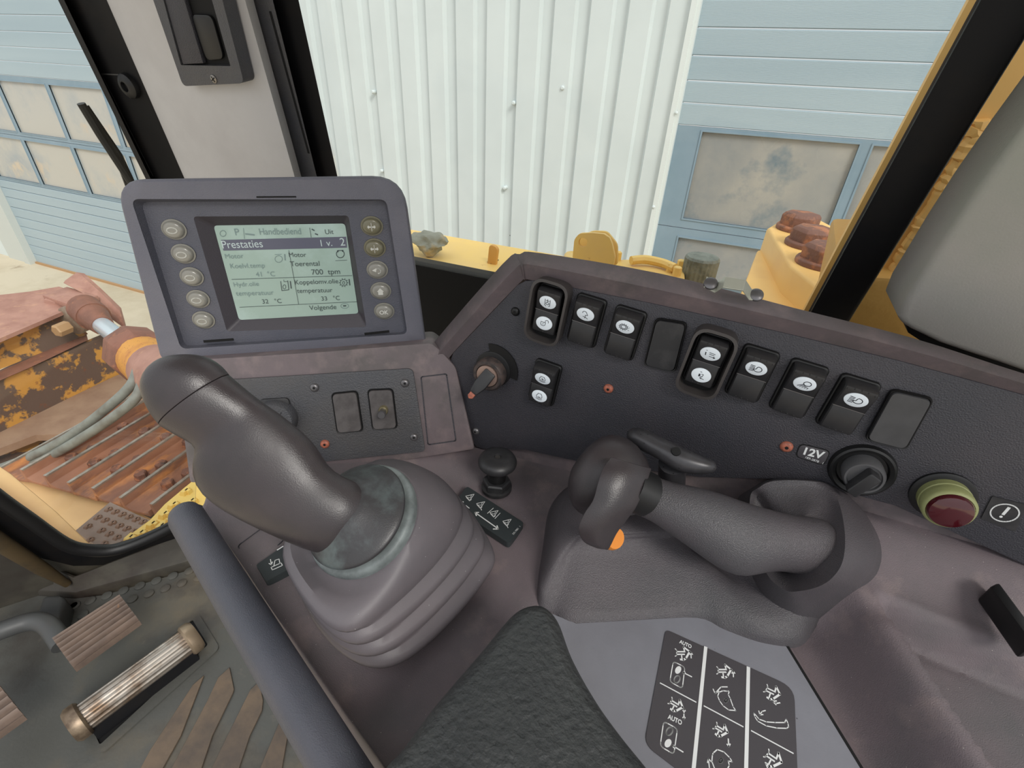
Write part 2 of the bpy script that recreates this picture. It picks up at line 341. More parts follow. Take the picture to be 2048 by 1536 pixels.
def section_door(nm, x0, x1, lines, wins, mull, low, pane):
    """lines: z of panel joints; wins: (z0,z1) window rows; mull: x of pane edges"""
    ys = -.05
    root = thing(nm, None, None, loc=(x0, FY, GZ), kind='structure')
    b = MB()
    ztop = wins[0][1]+.045; zl = [2.6]; z = lines[0]
    up = []; zz = lines[0]
    while zz < 2.5: zz += .15; up.append(zz)
    js = sorted(up, reverse=True)+list(lines)
    top = 2.6
    def panel(zt, zb):
        b.loft([[FC.p(x, zt2, c) for zt2, c in ((zt-.004, ys-.03), (zt-.004, ys-.006), (zt-.010, ys), (zb+.006, ys), (zb+.002, ys-.008), (zb+.002, ys-.03))] for x in (x0, x1)])
    for z in js: panel(top, z); top = z
    zlast = top
    b2 = MB()
    for i, (z0, z1) in enumerate(wins):
        zt = top if i == 0 else (wins[i-1][0]+z1)/2; zb = (z0+wins[i+1][1])/2 if i+1 < len(wins) else z0-.05
        b2.box(FC, x0, x1, z1, zt-.003, ys-.03, ys); b2.box(FC, x0, x1, zb+.003, z0, ys-.03, ys)
        xe = [x0]+[q for m in mull for q in m]+[x1]
        for j in range(0, len(xe), 2): b2.box(FC, xe[j], xe[j+1], z0, z1, ys-.03, ys)
        top = zb
    z = top
    for q in low: panel(z, q); z = q
    if z > ZB+.05: panel(z, ZB+.02)
    obj('panel_sections', b, M['door'], root, smooth=0); obj('window_sections', b2, M['doorframe'], root, smooth=0)
    for i, (z0, z1) in enumerate(wins):
        for m in mull:
            p = MB(); p.box(FC, m[0]-.01, m[1]+.01, z0-.01, z1+.01, ys-.03, ys-.018); o = obj('window_pane', p, pane, root, smooth=0)
            fr = MB()
            for bx in ((m[0]-.012, m[0], z0, z1), (m[1], m[1]+.012, z0, z1), (m[0]-.012, m[1]+.012, z1, z1+.012), (m[0]-.012, m[1]+.012, z0-.012, z0)): fr.box(FC, *bx, ys-.012, ys+.006)
            obj('glazing_bead', fr, M['doorframe'], root, smooth=0)
    s = MB(); s.box(FC, x0, x1, ZB, ZB+.03, ys-.03, ys+.03); obj('bottom_seal', s, mat('brown_rubber_seal', (178, 138, 96), .7), root, smooth=0)
section_door('door_1', -.49, 3.5, [.311, .157, .013, -.121, -.261], [(-.90, -.295), (-1.66, -1.05)], [(-.295, .695), (.775, 1.77), (1.85, 2.85)], [-1.85, -2.0, -2.15, -2.3, -2.45, -2.6, -2.75, -2.9], M['doorpane'])
section_door('door_2', -10.3, -5.4, [.327, .170, .015, -.136, -.293], [(-.96, -.36), (-1.63, -1.06)], [(-10.15, -9.15), (-9.07, -8.07), (-7.99, -6.99), (-6.91, -5.91)], [-1.80, -1.94, -2.09, -2.24, -2.39, -2.54, -2.69, -2.84], M['doortan'])
for px, py in ((1027, 206), (1009, 376), (763, 342), (746, 184), (1125, 176)):
    a, b = FC.px(px, py, .0)
    s = MB(); s.lathe(FC, [(.016, -.034), (.016, .004), (.010, .012), (.002, .013)], 10, a, b)
    obj('cladding_screw', s, M['cladding'], label='small pale screw head in the white ribbed cladding', cat='screw', group='screws in the ribbed cladding')
for px, py in ((1353, 226), (1307, 414)):
    a, b = FC.px(px, py, .03)
    s = MB(); s.lathe(FC, [(.012, .03), (.012, .036), (.004, .042)], 10, a, b)
    obj('trim_screw', s, M['cladding'], label='small pale screw head on the white corner trim beside the grey door', cat='screw', group='screws on the corner trim')
# ------------------------------------------------------------------ bulldozer outside the cab
def sheet(mb, pts, th=(0, 0, -.02)): mb.prism([H(*p) for p in pts], th); return mb
I = [H(x, y, -2.0) for x, y in ((38, 940), (85, 952), (132, 966), (181, 977), (236, 996), (298, 1009))]
ex = (I[5]-I[0]).normalized(); ey = V((-.088, .996, 0)).normalized(); pit = (I[5]-I[0]).length/5
trk = thing('crawler_track', 'rusty crawler track of wide steel shoes beside the cab', 'track', loc=I[2]+V((0, .3, -.1)))
def shoe(p, drop=0, tilt=0):
    ex2 = (ex*math.cos(tilt)+V((0, 0, 1))*math.sin(tilt)); up = ey.cross(ex2); up = up if up.z > 0 else -up
    L = .79; pf = [(0, -.075), (0, 0), (.016, 0), (.022, -.055), (.05, -.072), (pit-.03, -.072), (pit-.012, -.066), (pit-.008, -.05), (pit-.004, -.05), (pit-.004, -.09), (0, -.09)]
    mb = MB(); mb.loft([[p+ey*t+ex2*a+up*c for a, c in pf] for t in (0, L)])
    s = obj('track_shoe', mb, M['track'], trk, bevel=.002, smooth=30)
    e = MB(); e.loft([[p+ey*t+ex2*a+up*c for a, c in ((-.001, -.008), (-.001, .002), (.017, .002), (.017, -.008))] for t in (.004, L-.004)]); obj('grouser_edge', e, M['grouser'], s, smooth=0)
    for t in (.20, .30, .52, .60):
        q = p+ey*t+ex2*(.085 if t in (.20, .52) else .12)+up*(-.070)
        bm = MB(); fr = Fr(q, ex2, ey); 
        if fr.n.z < 0: fr = Fr(q, ey, ex2)
        bm.lathe(fr, [(.038, 0), (.038, .005)], 12); bm.lathe(fr, [(.033, 0), (.033, .034), (.027, .042)], 6); obj('bolt', bm, M['bolt'], s, smooth=20)
for i in range(6):
    shoe(I[i])
shoe(I[5]+ex*pit); shoe(I[5]+ex*pit*2)
shoe(I[0]-ex*pit*.97+V((0, 0, -.03)), tilt=.16)
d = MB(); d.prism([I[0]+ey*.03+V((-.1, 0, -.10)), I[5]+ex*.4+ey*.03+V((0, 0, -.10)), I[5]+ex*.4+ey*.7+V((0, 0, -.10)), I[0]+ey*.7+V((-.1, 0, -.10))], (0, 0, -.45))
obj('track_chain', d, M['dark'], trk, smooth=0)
# fender plate below the track, step plates
z = -2.12
mb = MB(); sheet(mb, [(-60, 910, z), (222, 1000, z), (330, 1050, z), (420, 1200, z), (150, 1200, z), (-60, 1060, z)], (0, 0, -.05)); obj('fender_plate', mb, M['peach'], label='flat dusty yellow fender plate below the inner edge of the track', cat='fender', smooth=0)
z = -1.9
sp = [H(220, 1004, z), H(302, 1042, z), H(330, 1075, z), H(250, 1130, z), H(150, 1062, z)]
mb = MB(); mb.prism(sp, (0, 0, -.03)); st = thing('step_plate', 'grey perforated anti-slip step plate beside the yellow tread', 'step', loc=sp[0])
GSP = mat('grey_step_plate', (150, 130, 118), .6, bump=.001, bscale=60, col2=[((132, 114, 102), 8, (.4, .7))])
def raised(nm, mb, pm, px_list, z, size, par, mt, h=.012):
    mb.m = 1
    for (x, y) in px_list:
        p = H(x, y, z); fr = Fr(p, ex, ey)
        if fr.n.z < 0: fr = Fr(p, ex, -ey)
        mb.loft([[fr.p(a*s, b*s, c) for a, b in ((-size*.5, -size*.8), (size*.5, -size*.8), (size*.5, size*.8), (-size*.5, size*.8))] for s, c in ((1, 0), (.7, h))], False, True)
        mb.loft([[fr.p(a*s+size*.45, b*s+size*.1, c) for a, b in ((-size*.5, -size*.35), (size*.5, -size*.35), (size*.5, size*.35), (-size*.5, size*.35))] for s, c in ((1, 0), (.7, h))], False, True)
    obj(nm, mb, [pm, mt], par, smooth=0)
row = []
for r, (x0, y0, x1, y1, n) in enumerate(((217, 1019, 286, 1044, 6), (196, 1035, 268, 1063, 6), (176, 1053, 178, 1054, 1), (203, 1061, 250, 1082, 4), (180, 1080, 208, 1088, 2))):
    for i in range(n): t = i/max(1, n-1); row.append((x0+(x1-x0)*t, y0+(y1-y0)*t))
raised('plate', mb, GSP, row, -1.9, .021, st, mat('step_tread', (134, 104, 86), .6), .009)
z = -1.75
sp = [H(400, 930, z), H(385, 962, z), H(330, 1008, z), H(300, 1040, z), H(262, 1068, z), H(225, 1100, z), H(300, 1130, z), H(430, 1080, z), H(470, 960, z)]
mb = MB(); mb.prism(sp, (0, 0, -.05)); st = thing('tread_step', 'bright yellow anti-slip tread step beside the track end', 'step', loc=sp[2])
YT = mat('bright_yellow_tread', (238, 204, 112), .5, bump=.001, bscale=40)
raised('plate', mb, YT, [(348, 1012), (330, 1031), (306, 1051), (324, 1055), (283, 1069), (262, 1078), (345, 1040), (300, 1075), (372, 985), (384, 1005), (366, 1022)], -1.75, .03, st, bpy.data.materials['bright_yellow_tread'], .02)
# hood side rail at the left edge
mb = MB(); mb.prism([H(-40, 905, -1.62), H(20, 945, -1.62), H(110, 1020, -1.62), H(185, 1092, -1.62), H(150, 1120, -1.62), H(-40, 990, -1.62)], (0, 0, -.12))
obj('frame_rail', mb, M['peach'], label='long dusty yellow frame rail outside the cab window, lower left', cat='rail', bevel=.01, smooth=40)
mb = MB(); mb.prism([H(-60, 940, -1.52), H(110, 1062, -1.52), H(170, 1110, -1.52), H(150, 1150, -1.52), H(-60, 1040, -1.52)], (0, 0, -.08))
obj('frame_rail', mb, M['yellow'], label='brighter yellow ledge just behind the black window seal, lower left', cat='rail', bevel=.01, smooth=40)
# blade
bl = thing('dozer_blade', 'large rusty dozer blade with worn yellow paint seen from behind', 'blade', loc=H(100, 640, -2.2)+V((0, 0, -.6)))
mb = MB(); mb.prism([H(-90, 588, -1.9), H(-20, 592, -1.9), H(60, 583, -1.9), H(118, 573, -1.9), H(130, 577, -1.9), H(128, 612, -1.93), H(60, 640, -1.93), H(-90, 700, -1.93)], (-.02, 0, -.05)); obj('top_shell', mb, M['pinkrust'], bl, smooth=30)
mb = MB()
for L, R, z0, z1, xo in (((-90, 712), (138, 617), -1.93, -1.96, 0), ):
    mb.prism([H(-90, 700, -1.93), H(128, 612, -1.93), H(133, 620, -1.93), H(-90, 715, -1.93)], (0, 0, -.03))
obj('top_lip', mb, M['pinkrust'], bl, smooth=0)
def vface(name, a, b, z0, c, d, z1, mt, th=-.06):
    mb = MB(); P = [H(*a, z0), H(*b, z0), H(*d, z1), H(*c, z1)]; mb.prism(P, (th, 0, 0)); return obj(name, mb, mt, bl, smooth=0)
vface('upper_beam', (-90, 716), (134, 621), -1.96, (-90, 775), (176, 668), -2.2, M['wornyellow'])
mb = MB(); mb.prism([H(-90, 790, -2.2), H(20, 735, -2.2), H(172, 664, -2.2), H(176, 680, -2.2), H(60, 735, -2.2), H(-90, 800, -2.2)], (-.1, 0, -.03)); obj('lower_lip', mb, M['rust'], bl, smooth=0)
vface('lower_beam', (-90, 800), (250, 655), -2.22, (-90, 915), (250, 745), -2.62, M['wornyellow'])
mb = MB(); mb.prism([H(-90, 905, -2.6), H(230, 752, -2.6), H(290, 730, -2.6), H(330, 760, -2.6), H(330, 900, -2.6), H(150, 868, -2.6), H(70, 870, -2.6), H(-60, 920, -2.6)], (0, 0, -.06)); obj('push_arm', mb, mat('dusty_tan_steel', (158, 128, 104), .75, bump=.002, bscale=30, col2=[((136, 104, 84), 4, (.4, .7))]), bl, smooth=0)
mb = MB(); mb.prism([H(-90, 940, -2.75), H(60, 872, -2.75), H(130, 868, -2.75), H(230, 900, -2.75), H(220, 960, -2.75), H(-90, 1040, -2.75)], (0, 0, -.1)); obj('arm_pocket', mb, M['wornyellow'], bl, smooth=0)
mb = MB(); mb.prism([H(84, 590, -1.86), H(134, 573, -1.86), H(196, 591, -1.86), H(142, 610, -1.86)], (0, 0, -.05)); obj('bracket_cover', mb, M['pinkrust'], bl, bevel=.006)
# bracket lugs
mb = MB(); mb.prism([H(126, 566, -1.8), H(150, 549, -1.8), H(166, 552, -1.8), H(196, 580, -1.85), H(240, 622, -2.0), H(250, 658, -2.15), H(225, 640, -2.1), H(190, 600, -1.9)], (-.06, .05, 0)); obj('far_lug', mb, M['pinkrust'], bl, bevel=.005)
mb = MB(); mb.prism([H(88, 598, -1.88), H(140, 612, -1.9), H(165, 632, -2.0), H(184, 658, -2.1), H(170, 664, -2.15), H(140, 650, -2.1), H(88, 612, -1.94)], (-.04, .06, 0)); obj('near_lug', mb, M['pinkrust'], bl, bevel=.005)
c0 = H(146, 640, -2.02); fr = Fr(c0, V((0, 0, 1)).cross(-ey), V((0, 0, 1)))
fr = Fr(c0, ex, V((0, 0, 1)))
mb = MB(); mb.lathe(fr, [(.13, -.02), (.13, .02), (.11, .035)], 20); obj('pin_boss', mb, mat('grey_worn_steel', (140, 124, 108), .5, col2=[((112, 86, 66), 12, (.45, .65))]), bl)
for x, y in ((128, 628), (140, 652)):
    mb = MB(); f2 = Fr(H(x, y, -2.02)+V((0, -.03, 0)), ex, V((0, 0, 1))); mb.lathe(f2, [(.055, -.02), (.055, .08), (.045, .09)], 6); obj('bolt', mb, mat('tan_bolt_%d' % x, (176, 140, 100), .6), bl, smooth=20)
# tilt cylinder
cy = thing('hydraulic_cylinder', 'yellow and rusty hydraulic cylinder with a chrome rod behind the monitor', 'cylinder', loc=H(290, 720, -1.8))
A = D(160, 612, 4.35); B = D(222, 664, 3.9); Cc = D(245, 682, 3.55); Dd = D(300, 735, 3.1); E2 = D(390, 800, 2.55)
ax = (Dd-A).normalized()
mb = MB(); mb.tube([D(168, 616, 4.3), D(188, 634, 4.2)], .125, 20); mb.tube([D(186, 632, 4.2), D(206, 652, 4.08)], [.115, .08], 20); obj('rod_eye', mb, M['rust'], cy)
mb = MB(); mb.tube([D(204, 650, 4.09), D(262, 696, 3.55)], .068, 24); obj('chrome_rod', mb, mat('chrome_rod', (214, 226, 236), .22, metal=.5), cy)
mb = MB(); mb.tube([D(262, 696, 3.50), D(266, 700, 3.47), D(284, 714, 3.34), D(290, 719, 3.30)], [.17, .185, .185, .17], 8); obj('gland_nut', mb, M['rust'], cy, smooth=20, bevel=.006)
mb = MB(); mb.tube([D(284, 714, 3.34), D(322, 745, 3.0)], .155, 24); obj('cylinder_neck', mb, mat('speckled_orange_paint', (216, 150, 62), .55, speck=((120, 70, 40), 45, .16), col2=[((190, 120, 56), 6, (.5, .7))]), cy)
mb = MB(); mb.tube([D(314, 738, 3.06), D(420, 828, 2.40)], .158, 24); obj('cylinder_barrel', mb, M['pinkrust'], cy)
for k, pts in enumerate(([(278, 728, 2.9), (262, 770, 2.8), (215, 815, 2.8), (150, 865, 2.85), (80, 905, 2.9), (0, 937, 2.95), (-60, 955, 3)], [(290, 735, 2.85), (275, 790, 2.75), (232, 830, 2.75), (165, 875, 2.8), (100, 912, 2.9), (20, 950, 2.95), (-50, 975, 3.0)])):
    mb = MB(); mb.tube(spl([D(*p) for p in pts], 8, False), .027, 12)
    obj('hydraulic_hose', mb, M['hose'], label=('grey hydraulic hose curving below the cylinder, the upper one' if k == 0 else 'grey hydraulic hose running along the track edge, the lower one'), cat='hose')
# ------------------------------------------------------------------ cab window plane
dv = V((-.061, .185, -.981)).normalized()
WO = V((0, .52, -.15))
class Pl(Fr): pass
SW = Fr(WO, (1, 0, 0), -dv)     # side window plane (normal to the driver)
if SW.n.y > 0: pass
def swp(px, py, off=0.0): return SW.w(px, py, off)
def dprism(name, pxs, lo, hi, off0, off1, mt, par=None, bev=0, **kw):
    """upright member following the cab pillars: picked along the photo's top row, run along the pillar direction"""
    P = [swp(x, 0, off1) for x in pxs]; Q = [swp(x, 0, off0) for x in pxs]
    lp = P+Q[::-1]; mb = MB(); mb.loft([[p-dv*hi for p in lp], [p+dv*lo for p in lp]]); return obj(name, mb, mt, par, bevel=bev, **kw)
pil = thing('cab_pillar', 'pale grey padded front pillar trim behind the monitor', 'pillar', loc=swp(400, 340)+V((0, 0, -.1)))
lp = []
for x, o in ((213, .004), (216, .018), (235, .028), (300, .036), (370, .038), (440, .036), (490, .030), (507, .014), (507, -.03), (213, -.03)): lp.append(swp(x, 0, o))
mb = MB(); mb.loft([[p-dv*.35 for p in lp], [p+dv*.5 for p in lp]]); obj('pillar_trim', mb, M['cream'], pil)
dprism('vent_strip', [507, 546], .222, .3, -.02, .008, M['panel2'], pil, bev=.002)
mb = MB(); p0 = swp(538, 25, .009); p1 = swp(615, 310, .009); mb.stroke(SW, [SW.px(541, 25, .0082), SW.px(617, 305, .0082)], .003, .0082); obj('vent_slot', mb, M['gap'], pil, smooth=0)
dprism('trim_4', [545, 597], .6, .3, -.05, -.004, M['frame'], kind='structure', smooth=0)
dprism('trim_5', [119, 218], .6, .3, -.04, .006, M['frame'], kind='structure', smooth=0)
dprism('trim_6', [116, 128], .6, .3, -.04, .016, M['rubber'], kind='structure', smooth=0)
for q in [(262, 171)]:
    a, b = SW.px(*q, .006); mb = MB(); mb.lathe(SW, [(.015, .006), (.0145, .012), (.010, .0155), (.006, .0155), (.005, .011)], 20, a, b)
    obj('frame_bolt', mb, M['black'], label='black domed socket bolt on the black frame left of the pillar', cat='bolt')
mb = MB(); mb.stroke(SW, [SW.px(203, 148, .0065), SW.px(252, 150, .0065)], .0015, .0065); mb.stroke(SW, [SW.px(203, 148, .0065), SW.px(306, 352, .0065)], .0012, .0065); obj('frame_seam', mb, M['arm'], label='thin joint line across the black frame strip above the bolt', cat='joint', smooth=0)
# recessed handle in the pillar
WP = Fr(SW.p(0, 0, .046), SW.u, SW.v)
ha = thing('recessed_handle', 'black recessed pull handle in the pale pillar above the monitor', 'handle', loc=WP.w(430, 100))
outer = [WP.px(*p) for p in ((293, -60), (436, -60), (494, 165), (372, 171))]
inner = [WP.px(*p) for p in ((318, -60), (414, -60), (467, 131), (368, 129))]
def ring(mb, fr, po, pi, r0, r1, c0, c1, cd):
    lo = [[fr.p(a, b, c) for a, b in rq(po, r0)] for c in (c0, c1)]
    li = [[fr.p(a, b, c) for a, b in rq(pi, r1)] for c in (c1, cd)]
    mb.loft(lo+li, True, False)
mb = MB(); ring(mb, WP, outer, inner, .007, .001, -.012, .004, -.012); obj('bezel', mb, M['panel2'], ha, bevel=0)
mb = MB(); li = rq(inner, .001); mb.loft([[WP.p(a, b, c) for a, b in li] for c in (-.0025, -.003)]); obj('cup', mb, M['gap'], ha, smooth=0)
mb = MB(); q = [WP.px(*p) for p in ((318, -60), (356, -60), (411, 126), (370, 128))]; mb.poly(WP, q, -.0025, .003); obj('strap', mb, M['panel'], ha, bevel=.001)
mb = MB(); q = rq([WP.px(*p) for p in ((383, 28), (424, 30), (449, 118), (414, 121))], .007); mb.loft([[WP.p(a, b, -.0025) for a, b in q], [WP.p(a*1, b*1, .001) for a, b in q]]); obj('paddle', mb, M['black'], ha, bevel=.001)
a, b = WP.px(428, 158, .004); mb = MB(); mb.lathe(WP, [(.0042, .003), (.0040, .0048), (.002, .0054)], 18, a, b); sc = obj('handle_screw', mb, M['steel'], ha, label='bright cross-head screw')
mb = MB()
for t in (.5, 2.07): mb.stroke(WP, [(a-.0026*math.cos(t), b-.0026*math.sin(t)), (a+.0026*math.cos(t), b+.0026*math.sin(t))], .001, .0055)
obj('cross_slot', mb, M['gap'], sc, smooth=0)
# black seal band + glass + rops post on the right
dprism('trim_7', [1959, 2098], .7, .3, -.03, .01, M['frame'], kind='structure', bev=.003)
dprism('trim_8', [1953, 1962], .7, .3, -.03, -.004, mat('grey_seal_line', (96, 92, 88), .5), kind='structure', smooth=0)
mb = MB(); P = [swp(595, 0, -.02)-dv*.3, swp(1962, 0, -.02)-dv*.3, swp(1962, 0, -.02)+dv*.45, swp(595, 0, -.02)+dv*.45]; mb.prism(P, SW.n*-.005); obj('window_1', mb, M['glass'], kind='structure', smooth=0)
# front quarter window
e2 = V((.6, .8, 0)); FO = V((-.83, .52, -.155)); FP = Fr(FO, e2, -dv)
edge = [FP.px(*p) for p in ((390, 1018), (350, 1049), (280, 1083), (225, 1100), (175, 1100), (130, 1088), (60, 1040), (0, 998), (-80, 935))]
mb = MB(); pts = [FP.p(*e, 0) for e in edge]+[FP.w(-80, -200), FP.w(60, -200), FP.p(-.005, .3), FP.p(-.005, -.3)]
mb.prism(pts, FP.n*.005); obj('window_2', mb, M['glass'], kind='structure', smooth=0)
sm = [V((*e, 0)) for e in edge]; path = spl([FP.p(e.x, e.y, 0) for e in sm], 5, False)
mb = MB(); mb.tube(path, .014, 10); obj('trim_9', mb, M['rubber'], kind='structure')
def band(offs):
    out = []
    for i, e in enumerate(edge):
        a = V((*edge[max(i-1, 0)], 0)); b = V((*edge[min(i+1, len(edge)-1)], 0)); t = (b-a).normalized(); q = V((t.y, -t.x, 0))
        cen = V((FP.px(150, 900)[0], FP.px(150, 900)[1], 0))
        if (V((*e, 0))-cen).dot(q) < 0: q = -q
        out.append((e[0]+q.x*offs, e[1]+q.y*offs))
    return out
b0, b1 = band(.004), band(.05)
mb = MB(); mb.loft([[FP.p(*p, c) for p in b0]+[FP.p(*p, c) for p in b1[::-1]] for c in (-.02, .006)]); obj('trim_10', mb, M['frame'], kind='structure', smooth=0)
b2, b3 = band(.05), band(.5)
mb = MB(); mb.loft([[FP.p(*p, c) for p in b2]+[FP.p(*p, c) for p in b3[::-1]] for c in (-.03, -.004)]); obj('wall_left', mb, M['sill'], kind='structure', smooth=0)
mb = MB(); mb.tube([FP.w(-80, 1030, .03), FP.w(0, 1085, .03), FP.w(80, 1135, .03), FP.w(135, 1168, .03)], [.016, .016, .014, .008], 12); obj('trim_12', mb, mat('grimy_yellow_edge', (74, 60, 38), .6, col2=[((44, 38, 30), 9, (.45, .65))]), kind='structure')
# wiper outside the front window
wi = thing('wiper', 'black wiper arm and blade on the front window left of the pillar', 'wiper', loc=FP.w(262, 350, -.03))
mb = MB(); mb.tube([FP.w(162, 207, -.03), FP.w(200, 270, -.032), FP.w(262, 365, -.03)], .0055, 8); obj('wiper_blade', mb, M['rubber'], wi)
mb = MB(); mb.tube([FP.w(172, 212, -.045), FP.w(236, 310, -.04), FP.w(262, 372, -.04)], [.004, .006, .008], 8); obj('wiper_arm', mb, M['frame'], wi)
# side wall below the window (dark), wall behind console
mb = MB(); mb.prism([V((-.78, .555, -.23)), V((1.6, .555, -.23)), V((1.6, .555, -1.12)), V((-.88, .70, -1.12))], (0, .03, 0)); obj('wall_right', mb, M['gap'], kind='structure', smooth=0)
# rops post and hardware outside the right window
PO = Fr((0, .78, 0), (1, 0, 0), (0, 0, 1))
PW = Fr(V((0, .80, -.15)), (1, 0, 0), -dv)
def pw(px, py, o=0): return PW.w(px, py, o)
lpn = [pw(1929, 0), pw(2260, 0)]; lpn2 = [pw(2330, 0, -.25), pw(1990, 0, -.25)]
rp = thing('rollover_post', 'broad yellow rollover post outside the right window', 'post', loc=pw(1800, 560))
mb = MB(); lp = lpn+lpn2; mb.loft([[p-dv*.4 for p in lp], [p+dv*.56 for p in lp]]); obj('post', mb, M['yellow'], rp, bevel=.012)
mb = MB(); pts = []
random.seed(3)
for i in range(60):
    t = i/59; x = 1965+(1760-1965)*t; y = 240+(590-240)*t
    pts.append(pw(x, y, .004)+V((random.uniform(-.002, .002), 0, random.uniform(-.002, .002))))
mb.tube(pts, [.008+.0008*math.sin(i*2.3)+random.uniform(-.0004, .0004) for i in range(60)], 8); obj('weld_bead', mb, M['yellow'], rp)
mb = MB(); mb.prism([pw(1675, 548, .03), pw(1840, 560, .03), pw(1850, 700, .03), pw(1640, 690, .03)], SW.n*-.2); obj('post_foot', mb, mat('brown_yellow_base', (206, 160, 86), .55, bump=.002, bscale=40), rp, bevel=.008)  # foot in a browner yellow than the post above
# bolted block
fb = Fr(D(1585, 560, 1.0), (1, .05, 0), (0, .0, 1))
blk = thing('bolted_mount_block', 'yellow mount block with three large rusty bolts outside the window', 'mount', loc=D(1590, 600, .95))
Zt = -.33; Zb = -.33
T = [H(1560, 425, -.33)]
zt = -.335
top = [H(1557, 442, zt), H(1612, 424, zt), H(1700, 470, zt), H(1720, 560, zt), H(1650, 585, zt), H(1580, 530, zt), H(1535, 455, zt)]
mb = MB(); mb.prism(top, (0, -.0, -.16)); obj('block', mb, M['yellow'], blk, bevel=.008, bseg=3)
lowp = [H(1515, 500, -.40), H(1535, 498, -.40), H(1590, 590, -.40), H(1640, 640, -.40), H(1560, 640, -.40), H(1480, 590, -.40)]
mb = MB(); mb.prism(lowp, (0, 0, -.12)); obj('flange_plate', mb, M['yellow'], blk, bevel=.006)
for bx, by, rr in ((1592, 446, .050), (1616, 478, .052), (1645, 516, .054)):
    c = H(bx+2, by+14, zt); fr = Fr(c, (1, 0.1, 0), (-.1, 1, 0))
    mb = MB(); mb.lathe(fr, [(rr*1.12, 0), (rr*1.12, .010), (rr*1.05, .014)], 24); mb.lathe(fr, [(rr, .012), (rr, .038), (rr*.86, .046)], 6); obj('hex_bolt', mb, M['bolt'], blk, smooth=20, bevel=.0015)
# yellow hood deck outside the window
zd = -.42
hd = thing('hood_deck', 'yellow hood deck plate outside the window behind the monitor', 'hood', loc=H(930, 520, zd))
mb = MB(); mb.prism([H(760, 462, zd), H(900, 482, zd), H(1060, 515, zd), H(1060, 590, zd), H(975, 560, zd), H(845, 549, zd), H(760, 530, zd)], (0, 0, -.02)); obj('plate', mb, M['yellow2'], hd, smooth=0)
mb = MB(); f = Fr(H(984, 527, zd), (1, 0, 0), (0, 0, 1)); mb.poly(f, rq([(-.012, -.01), (.012, -.01), (.018, .045), (-.006, .052)], .012), -.006, .006); obj('tab', mb, mat('orange_brown_tab', (214, 160, 84), .5), hd, bevel=.001)
mb = MB(); s = [H(985, 530, zd)]; mb.prism([H(974, 524, zd+.001), H(990, 517, zd+.001), H(998, 520, zd+.001), H(982, 528, zd+.001)], (0, 0, .0005)); obj('slot', mb, M['dark'], hd, smooth=0)
mb = MB(); mb.prism([V((-.95, .80, -.50)), V((1.5, .80, -.50)), V((1.5, 1.38, -.50)), V((-.95, 1.38, -.50))], (0, 0, -1.3)); obj('side_box', mb, M['yellow2'], hd, bevel=.02)
mb = MB(); mb.prism([V((-.94, .86, -.50)), V((-.40, .86, -.50)), V((-.40, 1.34, -.50)), V((-.94, 1.34, -.50))], (0, 0, .06)); obj('deck_support', mb, M['yellow2'], hd, smooth=0)
# stone
mb = MB(); c = H(862, 512, zd)+V((0, 0, .035)); bmh = bmesh.new(); bmesh.ops.create_icosphere(bmh, subdivisions=4, radius=1)
vs = []
for v in bmh.verts:
    n = v.co.copy(); k = 1+.35*noise.noise(n*1.6)+.16*noise.noise(n*4.1)
    z2 = n.z*k; wid = .055 if z2 > -.1 else .034
    vs.append(c+V((n.x*k*wid, n.y*k*.034, z2*.030)))
mb.add(vs, [[v.index for v in f.verts] for f in bmh.faces]); bmh.free()
obj('stone', mb, M['stone'], label='rough grey stone lying on the yellow hood deck', cat='stone', smooth=60)
# lifting lug
lg = thing('lifting_lug', 'yellow lifting lug with a round hole behind the dash', 'lug', loc=H(1190, 515, -.42))
fl = Fr(D(1190, 500, 1.20), (1, .1, 0), (0, .15, 1)); 
def plug(mb, fr, outer, hole, c0, c1):
    n = len(outer); ca = sum(p[0] for p in hole)/len(hole); 
    mb.loft([[fr.p(a, b, c0) for a, b in hole], [fr.p(a, b, c0) for a, b in outer], [fr.p(a, b, c1) for a, b in outer], [fr.p(a, b, c1) for a, b in hole], [fr.p(a, b, c0) for a, b in hole]], False, False)
out = [fl.px(*p) for p in ((1146, 520), (1150, 478), (1160, 466), (1185, 465), (1210, 467), (1222, 476), (1228, 500), (1234, 530))]
ho = fl.px(1167, 484); hol = []
import itertools
def rayout(poly, c, n=32):
    res = []
    for i in range(n):
        t = i*2*math.pi/n+.1; d = (math.cos(t), math.sin(t)); best = None
        for k in range(len(poly)):
            (x1, y1), (x2, y2) = poly[k], poly[(k+1) % len(poly)]; ex_, ey_ = x2-x1, y2-y1; den = d[0]*ey_-d[1]*ex_
            if abs(den) < 1e-12: continue
            s = ((x1-c[0])*ey_-(y1-c[1])*ex_)/den; u = ((x1-c[0])*d[1]-(y1-c[1])*d[0])/den
            if s > 0 and -1e-6 <= u <= 1+1e-6 and (best is None or s > best): best = s
        res.append((c[0]+d[0]*best, c[1]+d[1]*best))
    return res
plo = rayout(rq(out, .006), ho); plh = [(ho[0]+.011*math.cos(i*2*math.pi/32+.1), ho[1]+.011*math.sin(i*2*math.pi/32+.1)) for i in range(32)]
mb = MB(); plug(mb, fl, plo, plh, -.01, .01); obj('lug_plate', mb, M['yellow2'], lg)
f3 = Fr(fl.p(.012, .006, -.05), fl.u, fl.v); out2 = [f3.px(*p) for p in ((1150, 520), (1158, 474), (1185, 461), (1215, 462), (1236, 488), (1236, 530))]
mb = MB(); mb.poly(f3, rq(out2, .01), -.008, .008); obj('rear_lug_plate', mb, M['yellow2'], lg, bevel=.002)
